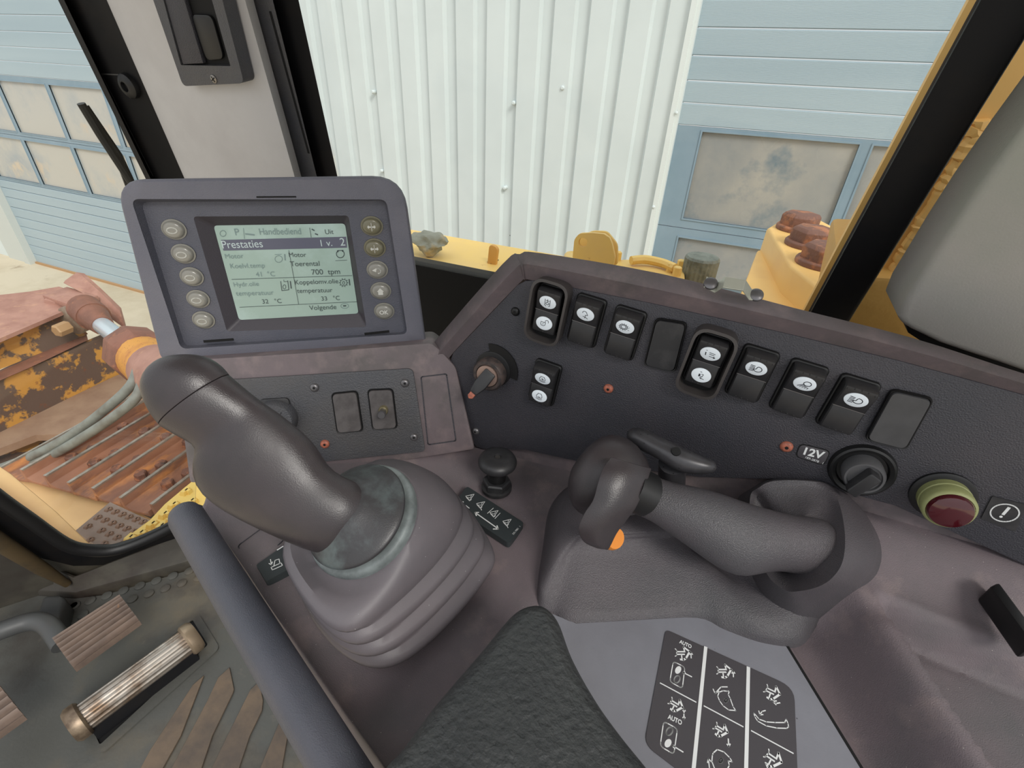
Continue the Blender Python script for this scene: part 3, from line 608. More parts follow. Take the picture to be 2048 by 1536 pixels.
mb = MB(); mb.prism([H(1128, 505, -.44), H(1142, 498, -.43), H(1235, 505, -.43), H(1240, 545, -.43), H(1128, 520, -.43)], (0, 0, -.08)); obj('lug_base', mb, M['yellow2'], lg, bevel=.01)
# valve cover
vc = thing('engine_cover', 'low yellow cast engine cover with small bolts behind the dash', 'cover', loc=H(1300, 545, -.45))
mb = MB(); mb.prism([H(1226, 518, -.43), H(1300, 517, -.43), H(1370, 530, -.43), H(1372, 575, -.43), H(1220, 560, -.43)], (0, 0, -.06)); obj('cover', mb, M['yellow2'], vc, bevel=.008)
mb = MB(); mb.tube(spl([H(1262, 521, -.415), H(1290, 519, -.413), H(1325, 526, -.415), H(1350, 536, -.415)], 6, False), .012, 8); obj('cast_rib', mb, M['yellow2'], vc)
for x, y in ((1235, 505), (1341, 528), (1362, 522), (1354, 536)):
    c = H(x, y+8, -.42); f = Fr(c, (1, 0, 0), (0, 1, 0)); mb = MB(); mb.lathe(f, [(.011, -.01), (.011, .012), (.009, .014)], 6); obj('cover_bolt', mb, M['yellow2'], vc, smooth=20)
c = H(1396, 552, -.44); f = Fr(c, (1, 0, 0), (0, 1, 0)); mb = MB()
rr = lambda k: .045*(1 if k % 2 else .94)
lp = [[f.p(r*math.cos(t*math.pi/24)*(1 if t % 2 else .955), r*math.sin(t*math.pi/24)*(1 if t % 2 else .955), z) for t in range(48)] for r, z in ((.045, -.02), (.045, .048), (.041, .054), (.03, .055))]
mb.loft(lp); obj('filler_cap', mb, mat('grey_filler_cap', (124, 128, 118), .6, bump=.002, bscale=90, col2=[((96, 100, 92), 30, (.45, .65))]), label='grey fluted filler cap beside the yellow engine cover', cat='cap', smooth=30)
# rear pillar trim panel, right
RT = Fr((0, .43, 0), (1, 0, 0), (0, -.05, 1))
q = [RT.px(*p) for p in ((2700, -420), (2400, -120), (2200, 60), (2048, 256), (1960, 375), (1895, 470), (1850, 540), (1812, 598), (1797, 634), (1800, 646), (1822, 660), (1880, 688), (1950, 712), (2000, 728), (2048, 745), (2200, 790), (2700, 900), (3200, 500))]
mb = MB(); mb.loft([[RT.p(a, b, c) for a, b in q] for c in (-.06, 0.0)]); obj('rear_pillar_trim', mb, M['rear'], label='grey padded rear pillar trim panel at the right edge', cat='trim panel', bevel=.010, bseg=4)
q = [RT.px(*p, -.03) for p in ((1810, 640), (1880, 675), (2100, 750), (2100, 790), (1900, 720), (1816, 665))]
mb = MB(); mb.poly(RT, q, -.1, -.03); obj('trim_11', mb, M['gap'], kind='structure', smooth=0)
# ------------------------------------------------------------------ console
PL = Fr((-.303, .290, -.264), (.854, .518, .049), (-.193, .228, .954))
PR = Fr((-.03, .362, -.153), (1, -.018, -.004), (.006, .081, .997))
PM = Fr(V((-.519, .329, -.152))*.80, (.843, .537, .026), (-.045, .0226, .9987))
DZ = -.335
con = thing('operator_console', 'dusty brown-grey moulded control console under the switches and joystick', 'console', loc=(0, .2, DZ-.1))
# deck: one height field from the floor-side edge to the switch panels
def sst(a, b, x): t = max(0, min(1, (x-a)/(b-a))); return t*t*(3-2*t)
RA = H(1763, 1212, -.300); RB = H(1983, 1536, -.300)          # ridge between channel and tray
PAe = H(1574, 1289, DZ); PBe = H(1720, 1536, DZ)              # right edge of the grey plate
TA = H(1775, 1193, -.296); TB = H(2048, 1308, -.296)           # upper rim of the tray
def side(p, a, b):
    d = V((b.x-a.x, b.y-a.y, 0)).normalized(); return (p[0]-a.x)*(-d.y)+(p[1]-a.y)*d.x
def deckz(x, y):
    p = (x, y)
    s = side(p, RB, RA)              # >0 left of ridge when walking up? (sign fixed below)
    sl = side(p, RA, RB)             # distance to the ridge, positive towards the tray
    z = DZ
    right = sst(.095, .150, x+(y-.25)*.25)
    z += .038*right*sst(.262, .30, y)                          # shoulder climbing to the switch panel
    z += .022*sst(.30, .352, y)*sst(-.17, .1, x)
    dpl = side(p, PAe, PBe)
    if dpl > 0:
        hz_ = .037*sst(-.036, -.006, sl)-.010*sst(0, .012, dpl)*sst(-.010, -.024, sl)
        k = sst(.315, .275, y)
        z = z*(1-k)+(DZ+hz_)*k
    if sl > 0:
        tr = side(p, TA, TB)           # >0 above the tray rim
        w = sst(0.0, .006, sl)*sst(.004, -.010, tr)
        z -= .026*w*(1-.25*sst(-.05, -.12, tr))
    # soft shelf around the joystick boot
    r = math.hypot((x+.172)/1.0, (y-.20)/1.15)
    z -= .006*sst(.115, .085, r)
    return z
cols, rows = 250, 112
x0, x1, y0, y1 = -.405, .42, .02, .365
mb = MB(); vs = []; idx = {}
A_, B_ = H(394, 1010, DZ), H(760, 1536, DZ)
def xmin(y): 
    t = (y-A_.y)/(B_.y-A_.y); e = A_.x+(B_.x-A_.x)*t
    return e if y < A_.y else A_.x-.012*sst(A_.y, A_.y+.02, y)+.0*y
for j in range(rows+1):
    y = y0+(y1-y0)*j/rows; xm = xmin(y)
    for i in range(cols+1):
        x = xm+(x1-xm)*i/cols; e = x-xm
        vs.append(V((x, y, deckz(x, y)-.012*(1-min(1, e/.006))**2)))
fs = [(j*(cols+1)+i, j*(cols+1)+i+1, (j+1)*(cols+1)+i+1, (j+1)*(cols+1)+i) for j in range(rows) for i in range(cols)]
mb.add(vs, fs)
# turned-down left skirt
b = len(mb.v)
for j in range(rows+1):
    v = vs[j*(cols+1)]; mb.v.append(V((v.x+.01, v.y, v.z-.30)))
for j in range(rows): mb.f.append([j*(cols+1), (j+1)*(cols+1), b+j+1, b+j]); mb.mi.append(0)
obj('deck', mb, M['deck'], con, smooth=60)
mb = MB(); mb.prism([PR.p(-.19, -.10, -.009), PR.p(.44, -.10, -.009), PR.p(.44, -.25, -.009), PR.p(-.19, -.25, -.009)], -PR.n*.004); obj('panel_skirt', mb, M['rim'], con, smooth=0)
# left (monitor side) housing with its panel
def pxpoly(fr, pts, c=0): return [fr.px(x, y, c) for x, y in pts]
hp = pxpoly(PL, ((350, 722), (640, 704), (862, 686), (880, 700), (912, 735), (950, 900), (700, 940), (378, 968), (366, 880)))
mb = MB(); mb.loft([[PL.p(a, b, c) for a, b in rq(hp, .004)] for c in (-.07, -.001)]); obj('left_housing', mb, M['rim'], con, bevel=.002)
mb = MB(); q = rq(pxpoly(PL, ((842, 754), (893, 748), (912, 882), (856, 890))), .002)
for i in range(len(q)): mb.stroke(PL, [q[i], q[(i+1) % len(q)]], .0012, -.0008, .0003)
obj('moulded_outline', mb, M['panel'], con, smooth=0)
lp_ = thing('left_switch_panel', 'small charcoal switch panel with two blanks left under the monitor', 'panel', fr=PL)
q = rq(pxpoly(PL, ((385, 763), (826, 736), (851, 902), (392, 948))), [.002, .006, .005, .002])
mb = MB(); mb.poly(PL, q, -.001, .0018); obj('panel_plate', mb, M['panel2'], lp_, bevel=.0006)
def blank(fr, pts, mt, label, extra=None):
    q = [fr.px(x, y, .002) for x, y in pts]; ca = sum(p[0] for p in q)/4; cb = sum(p[1] for p in q)/4
    t = thing('blank_plate', label, 'switch blank', fr=fr.at(ca, cb, .002), group='blanking plates')
    q = rq(q, .0045); sc = lambda k, c: [fr.p(ca+(a-ca)*k, cb+(b-cb)*(1-(1-k)*.6), c) for a, b in q]
    m1 = MB(); m1.loft([sc(1.0, .001), sc(1.0, .0030), sc(.97, .0036), sc(.93, .0034), sc(.905, .0018), sc(.905, .0016)]); obj('bezel', m1, M['black'], t, smooth=50)
    m2 = MB(); m2.loft([sc(.895, .0012), sc(.895, .0040), sc(.87, .0047), sc(.5, .0048)]); obj('cover', m2, mt, t, smooth=50)
    return t, ca, cb
blank(PL, ((661.9, 785.6), (715.5, 780.2), (727.6, 861.9), (674.1, 867.2)), M['blank2'], 'dusty brown-grey blank cover with no button, left switch panel')
t, ca, cb = blank(PL, ((734.1, 778.1), (786.5, 775.9), (796.1, 856.4), (744.7, 860.3)), M['blank2'], 'dusty brown-grey blank cover holding a small push button, left switch panel')
a, b = PL.px(767, 820, .006)
t = thing('push_button', 'tiny round chrome-ringed push button on the blank cover', 'button', fr=PL.at(a, b, .006))
mb = MB(); mb.lathe(PL, [(.0045, .0045), (.0045, .0085), (.0038, .0095)], 24, a, b); obj('collar', mb, M['brass'], t)
mb = MB(); mb.lathe(PL, [(.0031, .009), (.0033, .0175), (.0037, .018), (.0037, .021), (.0032, .0222)], 24, a, b); obj('plunger', mb, M['screw'], t)
# round socket cap behind the joystick
a, b = PL.px(553, 838, .006)
t = thing('socket_cap', 'round dark grey socket cap half hidden by the joystick', 'cap', fr=PL.at(a, b, .002))
mb = MB(); mb.poly(PL, rq(pxpoly(PL, ((519, 797), (580, 793), (590, 860), (530, 866))), .005), .001, .0045); obj('mount', mb, M['blank'], t, bevel=.0006)
mb = MB(); mb.lathe(PL, [(.0185, .002), (.0185, .007), (.0172, .013), (.0160, .0142), (.006, .0146)], 40, a, b); obj('cap', mb, M['panel2'], t)
mb = MB(); mb.stroke(PL, [(a-.0005, b-.004), (a+.0085, b+.0088)], .0005, .0146); obj('engraved_line', mb, M['black'], t, smooth=0)
def screw(fr, px, py, r, mt, label, lift=.0018, slot=True):
    a, b = fr.px(px, py, lift); t = thing('panel_screw', label, 'screw', fr=fr.at(a, b, lift))
    mb = MB(); mb.lathe(fr, [(r, lift-.0005), (r, lift+.0006), (r*.86, lift+.0016), (r*.55, lift+.0023), (r*.34, lift+.0024)], 24, a, b, cap1=True); obj('head', mb, mt, t)
    m2 = MB(); m2.lathe(fr, [(r*.33, lift+.0022), (r*.30, lift+.00262)], 6, a, b); obj('socket', m2, M['gap'], t, smooth=0)
screw(PL, 629, 775, .0042, M['screw'], 'grey domed screw above the blanks, left one on the small left panel')
screw(PL, 810, 766, .0042, M['screw'], 'grey domed screw at the top right corner of the left switch panel')
screw(PL, 650, 888, .0044, M['rustscrew'], 'rusty copper-coloured screw on the left switch panel below the blanks')
screw(PL, 828, 874, .0040, M['screw'], 'grey domed screw at the bottom right corner of the left switch panel')
# right housing: sloped rim around the recessed switch panel
pan = [(948, 888), (930, 830), (901, 737), (900, 722), (906, 706), (1035, 570), (1050, 562), (1068, 561), (1300, 606), (1560, 664), (1800, 722), (2048, 790), (2300, 862)]
mid = [(925, 892), (905, 835), (880, 742), (878, 720), (886, 698), (1022, 548), (1044, 535), (1072, 533), (1310, 580), (1572, 640), (1812, 700), (2052, 770), (2310, 842)]
outr = [(905, 900), (885, 840), (860, 735), (858, 705), (868, 682), (1005, 525), (1040, 505), (1080, 503), (1325, 545), (1585, 612), (1822, 672), (2060, 748), (2320, 820)]
L0 = [PR.w(x, y, -.001) for x, y in pan]; L1 = [PR.w(x, y, .007) for x, y in mid]; L1b = [PR.w(x, y-2, .0075) for x, y in mid]
L2 = [PR.w(x, y+3, -.006) for x, y in outr]; L3 = [p-PR.n*.02-PR.v*.011 for p in L2]; L4 = [p-PR.n*.13-PR.v*.085 for p in L2]
mb = MB(); mb.loft([spl(l, 4, False) for l in (L0, L1, L1b, L2, L3, L4)], False, False, closed=False); obj('right_housing', mb, M['rim'], con, smooth=70)
rp_ = thing('right_switch_panel', 'large grained black switch panel on the right of the console', 'panel', fr=PR)
q = pan[:12]+[(2300, 862), (2300, 1240), (2048, 1130), (1790, 1012), (1600, 960), (1400, 955), (1150, 922), (1050, 900), (966, 898), (952, 894)]
q = [PR.px(x, y) for x, y in q]; mb = MB(); mb.poly(PR, q, -.006, 0); obj('panel_plate', mb, M['panel'], rp_, bevel=.0008)
screw(PR, 1031, 623, .0040, M['black'], 'black domed screw in the upper left corner of the right switch panel', 0)
screw(PR, 952, 862, .0038, M['screw'], 'grey domed screw near the lower left corner of the right switch panel', 0)
screw(PR, 1217, 777, .0042, M['rustscrew'], 'rusty screw alone in the middle of the right switch panel', 0)
screw(PR, 1573, 893, .0046, M['rustscrew'], 'bright rusty orange screw left of the 12V label', 0)
# ---- rocker switches
b4 = [PR.px(x, y) for x, y in ((1311.4, 634.4), (1376.3, 644.8), (1350.6, 745), (1286.9, 730.6))]
b9 = [PR.px(x, y) for x, y in ((1782.3, 776.1), (1869.4, 795.9), (1811.4, 899.8), (1727.1, 877.6))]
c4 = (sum(p[0] for p in b4)/4, sum(p[1] for p in b4)/4); c9 = (sum(p[0] for p in b9)/4, sum(p[1] for p in b9)/4)
rot = math.atan2(c9[1]-c4[1], c9[0]-c4[0])
def slot(k): return (c4[0]+(c9[0]-c4[0])*k/5, c4[1]+(c9[1]-c4[1])*k/5)
blank(PR, ((1311.4, 634.4), (1376.3, 644.8), (1350.6, 745), (1286.9, 730.6)), M['blank'], 'smooth black blank plate between the gear switch and the guarded switch')
blank(PR, ((1782.3, 776.1), (1869.4, 795.9), (1811.4, 899.8), (1727.1, 877.6)), mat('scuffed_blank_plastic', (76, 76, 78), .4, col2=[((66, 66, 68), 60, (.4, .7))]), 'large scuffed grey blank plate, rightmost in the switch row')
K = math.pi
def arc(a, b, r, t0, t1, n=14, k=1.0): return [(a+r*math.cos(t0+(t1-t0)*i/n), b+k*r*math.sin(t0+(t1-t0)*i/n)) for i in range(n+1)]
def lamp(dx=0, dy=0, s=1): return [(dx+s*x, dy+s*y) for x, y in ([(-.0, .42)]+arc(.0, 0, .42, K/2, -K/2, 12)+[(-.0, -.42)]+arc(-.0, 0, .42, -K/2, -K*1.0, 4, 1)[1:-1]+[(-.14, 0), (-.1, .3), (0, .42)])]
ICON = {
 'tank': [[(-.32, .55), (-.32, -.5), (-.15, -.6)], [(.32, .55), (.32, -.5), (.15, -.6)], [(0, .6), (0, .15)], [(-.2, .35), (.2, .35)], arc(0, -.15, .2, 0, 2*K)],
 'lock': [arc(-.12, -.1, .3, K, 2*K)+[(.18, .18), (-.42, .18), (-.42, -.1)], [(.1, .18), (.12, .42)]+arc(.32, .42, .2, K, 0)+[(.52, .25)], [(-.12, .05), (-.12, -.2)]],
 'hook': [arc(-.1, .3, .25, K*1.1, 0), [(.15, .3), (.3, 0), (.0, -.1)], [(-.25, -.35), (.1, -.45), (.35, -.6)], [(.05, -.1), (.0, -.6)]],
 'gear': [arc(-.15, 0, .42, 0, 2*K, 24), arc(-.15, 0, .28, 0, 2*K, 20), [(.5, .15), (.5, .1)], [(.5, -.28), (.5, -.36)]]+[[(-.15+.44*math.cos(t*K/6), .44*math.sin(t*K/6)), (-.15+.56*math.cos(t*K/6), .56*math.sin(t*K/6))] for t in range(12)],
 'fork1': [[(-.5, .5), (-.42, .5)], [(-.5, .15), (-.45, -.3)], [(-.46, .15), (-.41, -.3)], [(-.1, .25), (.5, .2)], [(-.05, 0), (.45, -.05)], [(0, -.35), (.6, -.4)], [(.45, -.28), (.6, -.4), (.45, -.5)]],
 'fork2': [[(-.2, .5), (-.05, .5)], [(-.25, .15), (-.25, -.2)], [(-.19, .15), (-.19, -.2)], [(-.13, .15), (-.13, -.2)], [(0, .2), (.2, .2), (.15, -.15), (-.05, -.15)], [(.4, -.5), (-.05, -.4)], [(.1, -.28), (-.05, -.4), (.12, -.5)]],
 'engine1': [[(-.25, .5), (.25, .5)], [(-.2, .5), (-.3, .2)]+arc(0, 0, .4, K*.85, K*2.15)+[(.2, .5)], [(-.05, .15), (-.05, -.15), (.15, -.05)], [(.05, .1), (.1, -.2)], arc(0, 0, .6, K*1.25, K*1.75, 5)],
 'engine2': [[(-.25, .5), (.25, .5)], [(-.2, .5), (-.3, .2)]+arc(0, 0, .4, K*.85, K*2.15)+[(.2, .5)], [(-.15, -.15), (.15, -.15)], [(-.1, -.2), (.1, -.2)], arc(0, 0, .6, K*1.25, K*1.75, 5)],
 'light1': [lamp(.15, 0, 1.0)]+[[(-.62+.0*i, .42-.21*i), (-.2, .38-.2*i)] for i in range(5)],
 'light2': [arc(.22, .15, .35, -K*.25, K*1.15)+[(.1, -.2), (.47, -.1)]]+[[(-.1+.14*i, -.05-.09*i), (-.55+.24*i, -.48-.03*i)] for i in range(5)],
}
def rocker(k, dv_, label, icons, guard=False, flip=1, fr_=None):
    a, b = slot(k) if dv_ is None else dv_
    f = PR.at(a, b, 0, rot)
    if guard: nm = 'guarded_rocker_switch'
    else: nm = 'rocker_switch'
    t = thing(nm, label, 'switch', fr=f, group='rocker switches on the right panel')
    w, h = .0251, .0424
    m1 = MB(); q = rrect(w, h, .004)
    sc = lambda k1, k2, c: [f.p(x*k1, y*k2, c) for x, y in q]
    m1.loft([sc(1, 1, 0), sc(1, 1, .0026), sc(.95, .97, .0034), sc(.90, .93, .0034), sc(.88, .92, .001)]); obj('bezel', m1, M['black'], t, smooth=50)
    # rocker body: profile in (v, n), extruded across
    pf = [(-.0200, .001), (-.0203, .0060), (-.0190, .0088), (-.0170, .0095), (-.0012, .0098), (-.0002, .0094), (.0002, .0094), (.0012, .0100), (.0150, .0138), (.0172, .0136), (.0188, .0118), (.0196, .0080), (.0196, .001)]
    if flip < 0: pf = [(-y, c) for y, c in pf][::-1]
    ww = .0103
    m2 = MB()
    def prow(u, ins): return [f.p(u, y*(1-ins*.04), max(.001, c-ins*.0012)) for y, c in pf]
    m2.loft([prow(-ww, 1), prow(-ww+.0008, .2), prow(-ww+.002, 0), prow(ww-.002, 0), prow(ww-.0008, .2), prow(ww, 1)]); m3 = m2
    for sgn, y0_, c0_ in ((1, .0168, .0137), (-1, -.0182, .0090)):
        if flip < 0: y0_ = -y0_
        for i in range(5):
            u = (i-2)*.0042; m3.lathe(Fr(f.p(u, y0_-(.0006*(i-2)**2*.5 if sgn > 0 else -.0006*(i-2)**2*.5), c0_), f.u, f.v), [(.0006, -.0006), (.0005, .0002), (.0002, .0005)], 8)
    r = obj('rocker', m2, M['rocker'], t, smooth=35)
    m4 = MB(); m4.stroke(f, [(-ww*.97, 0), (ww*.97, 0)], .0004, .0098); obj('centre_line', m4, M['screw'], r, smooth=0)
    for y, ic in icons:
        y *= flip
        c0_ = .0102+(.0138-.010)*max(0, (abs(y)-.0012)/.0138) if (y*flip) > 0 else .00975
        ang = math.atan2(.0038, .0138) if y*flip > 0 else 0
        lf = Fr(f.p(0, y, c0_), f.u, f.v*math.cos(ang)+f.n*math.sin(ang)*flip)
        m5 = MB(); m5.lathe(lf, [(.0072, -.0002), (.0072, .0003), (.0068, .0005)], 36, ru=1, rv=.80); L = obj('lens', m5, M['lens'], r, smooth=50)
        m6 = MB()
        for st_ in ICON[ic]: m6.stroke(lf, [(x*.0068, y_*.0068*.80) for x, y_ in st_], .00042 if 'light' not in ic else .0005, .0005, .0001)
        obj('symbol', m6, M['ink'], L, smooth=0)
    if guard:
        m7 = MB(); gq = rrect(.0315, .0555, .011, 6); gi = rrect(.0275, .0510, .0095, 6)
        hgt = lambda y: .0160-.0050*max(0, -y/.027)-.002*max(0, y/.027)
        g0 = [f.p(x, y-.001, 0) for x, y in gq]; g1 = [f.p(x*1.01, y*1.01-.001, hgt(y)) for x, y in gq]; g2 = [f.p(x*1.01, y*1.01-.001, hgt(y)) for x, y in gi]; g3 = [f.p(x*.97, y*.97-.001, .001) for x, y in gi]
        m7.loft([g0, g1, g2, g3], False, False); obj('guard', m7, M['guard'], t, smooth=50)
        m8 = MB(); m8.loft([[f.p(x*.97, y*.97-.001, c) for x, y in gi] for c in (.0005, .0012)]); obj('guard_floor', m8, M['gap'], t, smooth=0)
U1 = .0088; U2 = -.0105
rocker(-3, None, 'guarded black rocker switch with oil tank and open padlock symbols', [(U1, 'tank'), (U2, 'lock')], guard=True)
rocker(-2, None, 'black rocker switch with a faint hook symbol, second in the row', [(U1, 'hook')])
rocker(-1, None, 'black rocker switch with a gear wheel symbol, third in the row', [(U1, 'gear')])
rocker(1, None, 'guarded black rocker switch with two machine and arrow symbols', [(U1, 'fork1'), (U2, 'fork2')], guard=True)
rocker(2, None, 'black rocker switch with a headlamp symbol right beside the guarded switch', [(U1, 'light1')])
rocker(3, None, 'black rocker switch with a downward work-lamp symbol between two headlamp switches', [(U1, 'light2')])
rocker(4, None, 'black rocker switch with a headlamp symbol beside the scuffed grey blank', [(U1, 'light1')])
rocker(0, PR.px(1088, 767, .004), 'black rocker switch with two engine symbols below the row, beside the key', [(U1, 'engine1'), (U2, 'engine2')])
# ---- key switch
a, b = PR.px(983, 741, .004); kf = PR.at(a, b, 0)
t = thing('key_switch', 'ignition key switch with a worn black key at the left of the panel', 'key switch', fr=kf)
mb = MB(); mb.lathe(kf, [(.0178, 0), (.0178, .0015), (.0165, .002)], 36); 
secq = arc(0, 0, .0255, -K*.06, K*.58, 12)+[(0, 0)]; mb.poly(kf, secq, 0, .0012); obj('label_ring', mb, M['black'], t)
mb = MB(); mb.lathe(kf, [(.0158, .001), (.0158, .009), (.0142, .011), (.0115, .0112), (.0110, .0095)], 30, a=-.001, b=-.003); obj('barrel', mb, mat('worn_key_barrel', (84, 72, 68), .5, col2=[((58, 54, 54), 150, (.45, .6))]), t)
mb = MB(); mb.lathe(kf, [(.0104, .009), (.0104, .0118), (.007, .0124)], 30, a=-.001, b=-.003); obj('lock_face', mb, mat('copper_lock_face', (176, 150, 138), .35, metal=.5), t)
kd = kf.p(-.0115, -.0235, .026)-kf.p(.001, -.001, .012)
kx = kd.normalized(); ky = PR.n.cross(kx).normalized(); kfr = Fr(kf.p(.001, -.001, .012), kx, ky)
mb = MB(); mb.poly(kfr, rq([(-.004, -.0058), (.012, -.0060), (.022, -.0036), (.022, .0036), (.012, .0060), (-.004, .0058)], .002), -.0035, .0035); obj('key_bow', mb, M['blank'], t, bevel=.0012)
mb = MB(); mb.poly(kfr, rq([(.020, -.0026), (.0265, -.003), (.0285, 0), (.0265, .003), (.020, .0026)], .001), -.0022, .0022); obj('key_tip', mb, M['rustscrew'], t, bevel=.0006)
# ---- 12V label, rotary socket, red lamp, warning label
q = [PR.px(*p) for p in ((1600, 886), (1662, 901), (1648, 931), (1590, 913))]
l12 = thing('voltage_label', 'small black 12V label beside the rusty orange screw', 'label', fr=PR.at(*q[3]))
mb = MB(); mb.poly(PR, rq(q, .004), 0, .0005); obj('plate_edge', mb, M['gap'], l12); cq = (sum(p[0] for p in q)/4, sum(p[1] for p in q)/4)
mb = MB(); mb.poly(PR, rq([(cq[0]+(p[0]-cq[0])*.95, cq[1]+(p[1]-cq[1])*.90) for p in q], .0038), 0, .0008); obj('plate', mb, M['decal'], l12, bevel=.0002)
mb = MB(); write(mb, PR, '12V', PR.px(1606, 907), PR.px(1645, 917), .0009, 1, .03); write(mb, PR, '189-2878   1', PR.px(1610, 915), PR.px(1645, 927), .0009); obj('lettering', mb, M['white'], l12, smooth=0)
a, b = PR.px(1725, 945, .004); f = PR.at(a, b, 0)
t = thing('rotary_socket', 'black rotary knob in a round dark recess below the blank plate', 'knob', fr=f)
mb = MB(); mb.lathe(f, [(.0215, 0), (.0205, .0035), (.0190, .0042), (.0165, .003), (.0155, .0005), (.010, .0005)], 40); obj('recess_ring', mb, M['black'], t)
mb = MB(); mb.lathe(f, [(.0132, 0), (.0132, .010), (.0122, .0122), (.0108, .0122), (.0102, .0108), (.006, .0108)], 40); obj('knob_rim', mb, mat('grey_knob_rim', (88, 88, 90), .35), t)
mb = MB(); kb = f.at(0, 0, .010, -.45); mb.poly(kb, rq([(-.0042, -.0130), (.0042, -.0130), (.0046, .0085), (-.0046, .0085)], .002), 0, .0095); obj('knob_bar', mb, M['blank'], t, bevel=.001)
a, b = PR.px(1889, 1000, .006); f = PR.at(a, b, 0)
t = thing('warning_lamp', 'round dark red warning lamp in a pale green ring', 'lamp', fr=f)
mb = MB(); mb.lathe(f, [(.0190, 0), (.0190, .002), (.017, .003)], 40); obj('base', mb, M['black'], t)
mb = MB(); mb.lathe(f, [(k_*.86, c_) for k_, c_ in ((.0175, .001), (.0178, .008), (.0172, .0085), (.0172, .011), (.0178, .0115), (.0176, .016), (.0166, .0175), (.0153, .018), (.0150, .016))], 56); obj('ring', mb, M['green'], t)
mb = MB(); mb.lathe(f, [(k_*.86, c_) for k_, c_ in ((.0150, .014), (.0150, .0185), (.0138, .0205), (.010, .0217), (.004, .0222))], 40); obj('lens', mb, M['red'], t)
q = [PR.px(*p) for p in ((1984, 991), (2048, 1009), (2110, 1026), (2082, 1082), (1962, 1038))]
t = thing('warning_label', 'square black label with a circled exclamation mark at the right edge', 'label', fr=PR.at(*q[0]))
q = [PR.px(*p) for p in ((1984, 991), (2054, 1009), (2030, 1062), (1961, 1036))]
mb = MB(); mb.poly(PR, rq(q, .001), 0, .0008); obj('plate', mb, M['blank'], t)
mb = MB(); a, b = PR.px(2008, 1024)
mb.stroke(PR, arc(a, b, .0072, 0, 2*K, 30), .0008, .0009); mb.stroke(PR, [(a+.0002, b+.0045), (a-.0002, b-.0012)], .0017, .0009); mb.lathe(PR.at(a-.0004, b-.0036, .0009), [(.0009, 0), (.0009, .0002)], 12); obj('warning_symbol', mb, M['white'], t, smooth=0)
# ---- zinc bracket clip on the rim
bk = thing('zinc_bracket', 'small bent zinc bracket screwed on the top edge of the console', 'bracket', loc=PR.w(1462, 585, .0))
bz = [PR.w(1410, 565, .006), PR.w(1432, 576, .006), PR.w(1448, 566, .014), PR.w(1488, 572, .016), PR.w(1500, 590, .008), PR.w(1518, 592, .006)]
mb = MB(); up = V((0, .75, .65)).normalized()*.0085
mb.loft([[p-up*.5, p+up*.5, p+up*.5+V((0, -.0009, .001)), p-up*.5+V((0, -.0009, .001))] for p in bz]); obj('strap', mb, M['zinc'], bk, smooth=0, bevel=.0003)
for x, y in ((1421, 568), (1512, 591)):
    f = Fr(PR.w(x, y, .007), (1, 0, 0), up.cross(V((1, 0, 0)))*-1); 
    f = Fr(PR.w(x, y, .007), (1, 0, 0), up); mb = MB(); mb.lathe(f, [(.0048, 0), (.0046, .0016), (.003, .0026)], 20); obj('bracket_screw', mb, M['screw'], bk)
# ------------------------------------------------------------------ monitor
mo = thing('display_monitor', 'grey display monitor with ten round keys and a green-grey screen', 'monitor', fr=PM.at(*PM.px(560, 700), 0))
def quadl(pts, r, c): return [PM.p(a, b, c) for a, b in rq([PM.px(x, y, c if c > -.03 else 0) for x, y in pts], r, 6)]
O = ((229, 360), (806, 352), (853, 692), (322, 719))
ring0 = rq([PM.px(*p) for p in O], [.020, .026, .006, .006], 6)
cx_ = sum(p[0] for p in ring0)/len(ring0); cy_ = sum(p[1] for p in ring0)/len(ring0)
def sc(k, c): return [PM.p(cx_+(a-cx_)*k, cy_+(b-cy_)*(1-(1-k)*1.4), c) for a, b in ring0]
I1 = ((262, 398), (773, 399), (815, 668), (362, 698)); I2 = ((282, 404), (770, 401), (812, 664), (370, 692))
S0 = ((386, 433), (697, 431), (733, 654), (454, 663)); S1 = ((427, 451), (690, 447), (717, 627), (478, 640))
mb = MB(); mb.loft([sc(.90, -.052), sc(.955, -.045), sc(.965, -.012), sc(.985, -.002), sc(1.0, -.003), sc(.995, .0005), sc(.985, .0015), quadl(I1, .006, .0012), quadl(I1, .006, .0002)], True, False); obj('housing', mb, M['mon'], mo, smooth=40)
mb = MB(); mb.loft([quadl(I1, .006, .0003), quadl(I2, .006, -.008), quadl(S0, .003, -.0085)], False, False); obj('face', mb, M['monin'], mo, smooth=30)
mb = MB(); mb.loft([quadl(S0, .003, -.0085), quadl(S1, .0032, -.017), quadl(S1, .0032, -.018)], False, False); obj('screen_well', mb, M['well'], mo, smooth=30)
mb = MB(); mb.loft([quadl(S1, .0032, -.019), quadl(S1, .0032, -.0165)]); scr = obj('screen', mb, M['lcd'], mo, smooth=0)
SCF = Fr(PM.p(0, 0, -.0163), PM.u, PM.v)
def spx(x, y): return SCF.px(420+x/5.389, 440+y/5.389)
dk = MB(); ft = MB(); ltx = MB(); br = MB()
def sw(mb, s, x0_, y0_, x1_, y1_, hs=1.0): write(mb, SCF, s, spx(x0_, y0_), spx(x1_, y1_), .0003, hs)
br.add([SCF.p(*spx(x, y), .0001) for x, y in ((118, 215), (1468, 180), (1478, 298), (145, 330))], [(3, 2, 1, 0)])
sw(ft, 'P', 278, 165, 325, 163); sw(ft, 'Handbediend', 540, 158, 985, 152, 1.2); sw(dk, 'Uit', 1245, 152, 1335, 149)
sw(ltx, 'Prestaties', 140, 305, 575, 292, 1.1); sw(ltx, '1 v.', 1200, 282, 1320, 278); sw(ltx, '2', 1408, 276, 1460, 274)
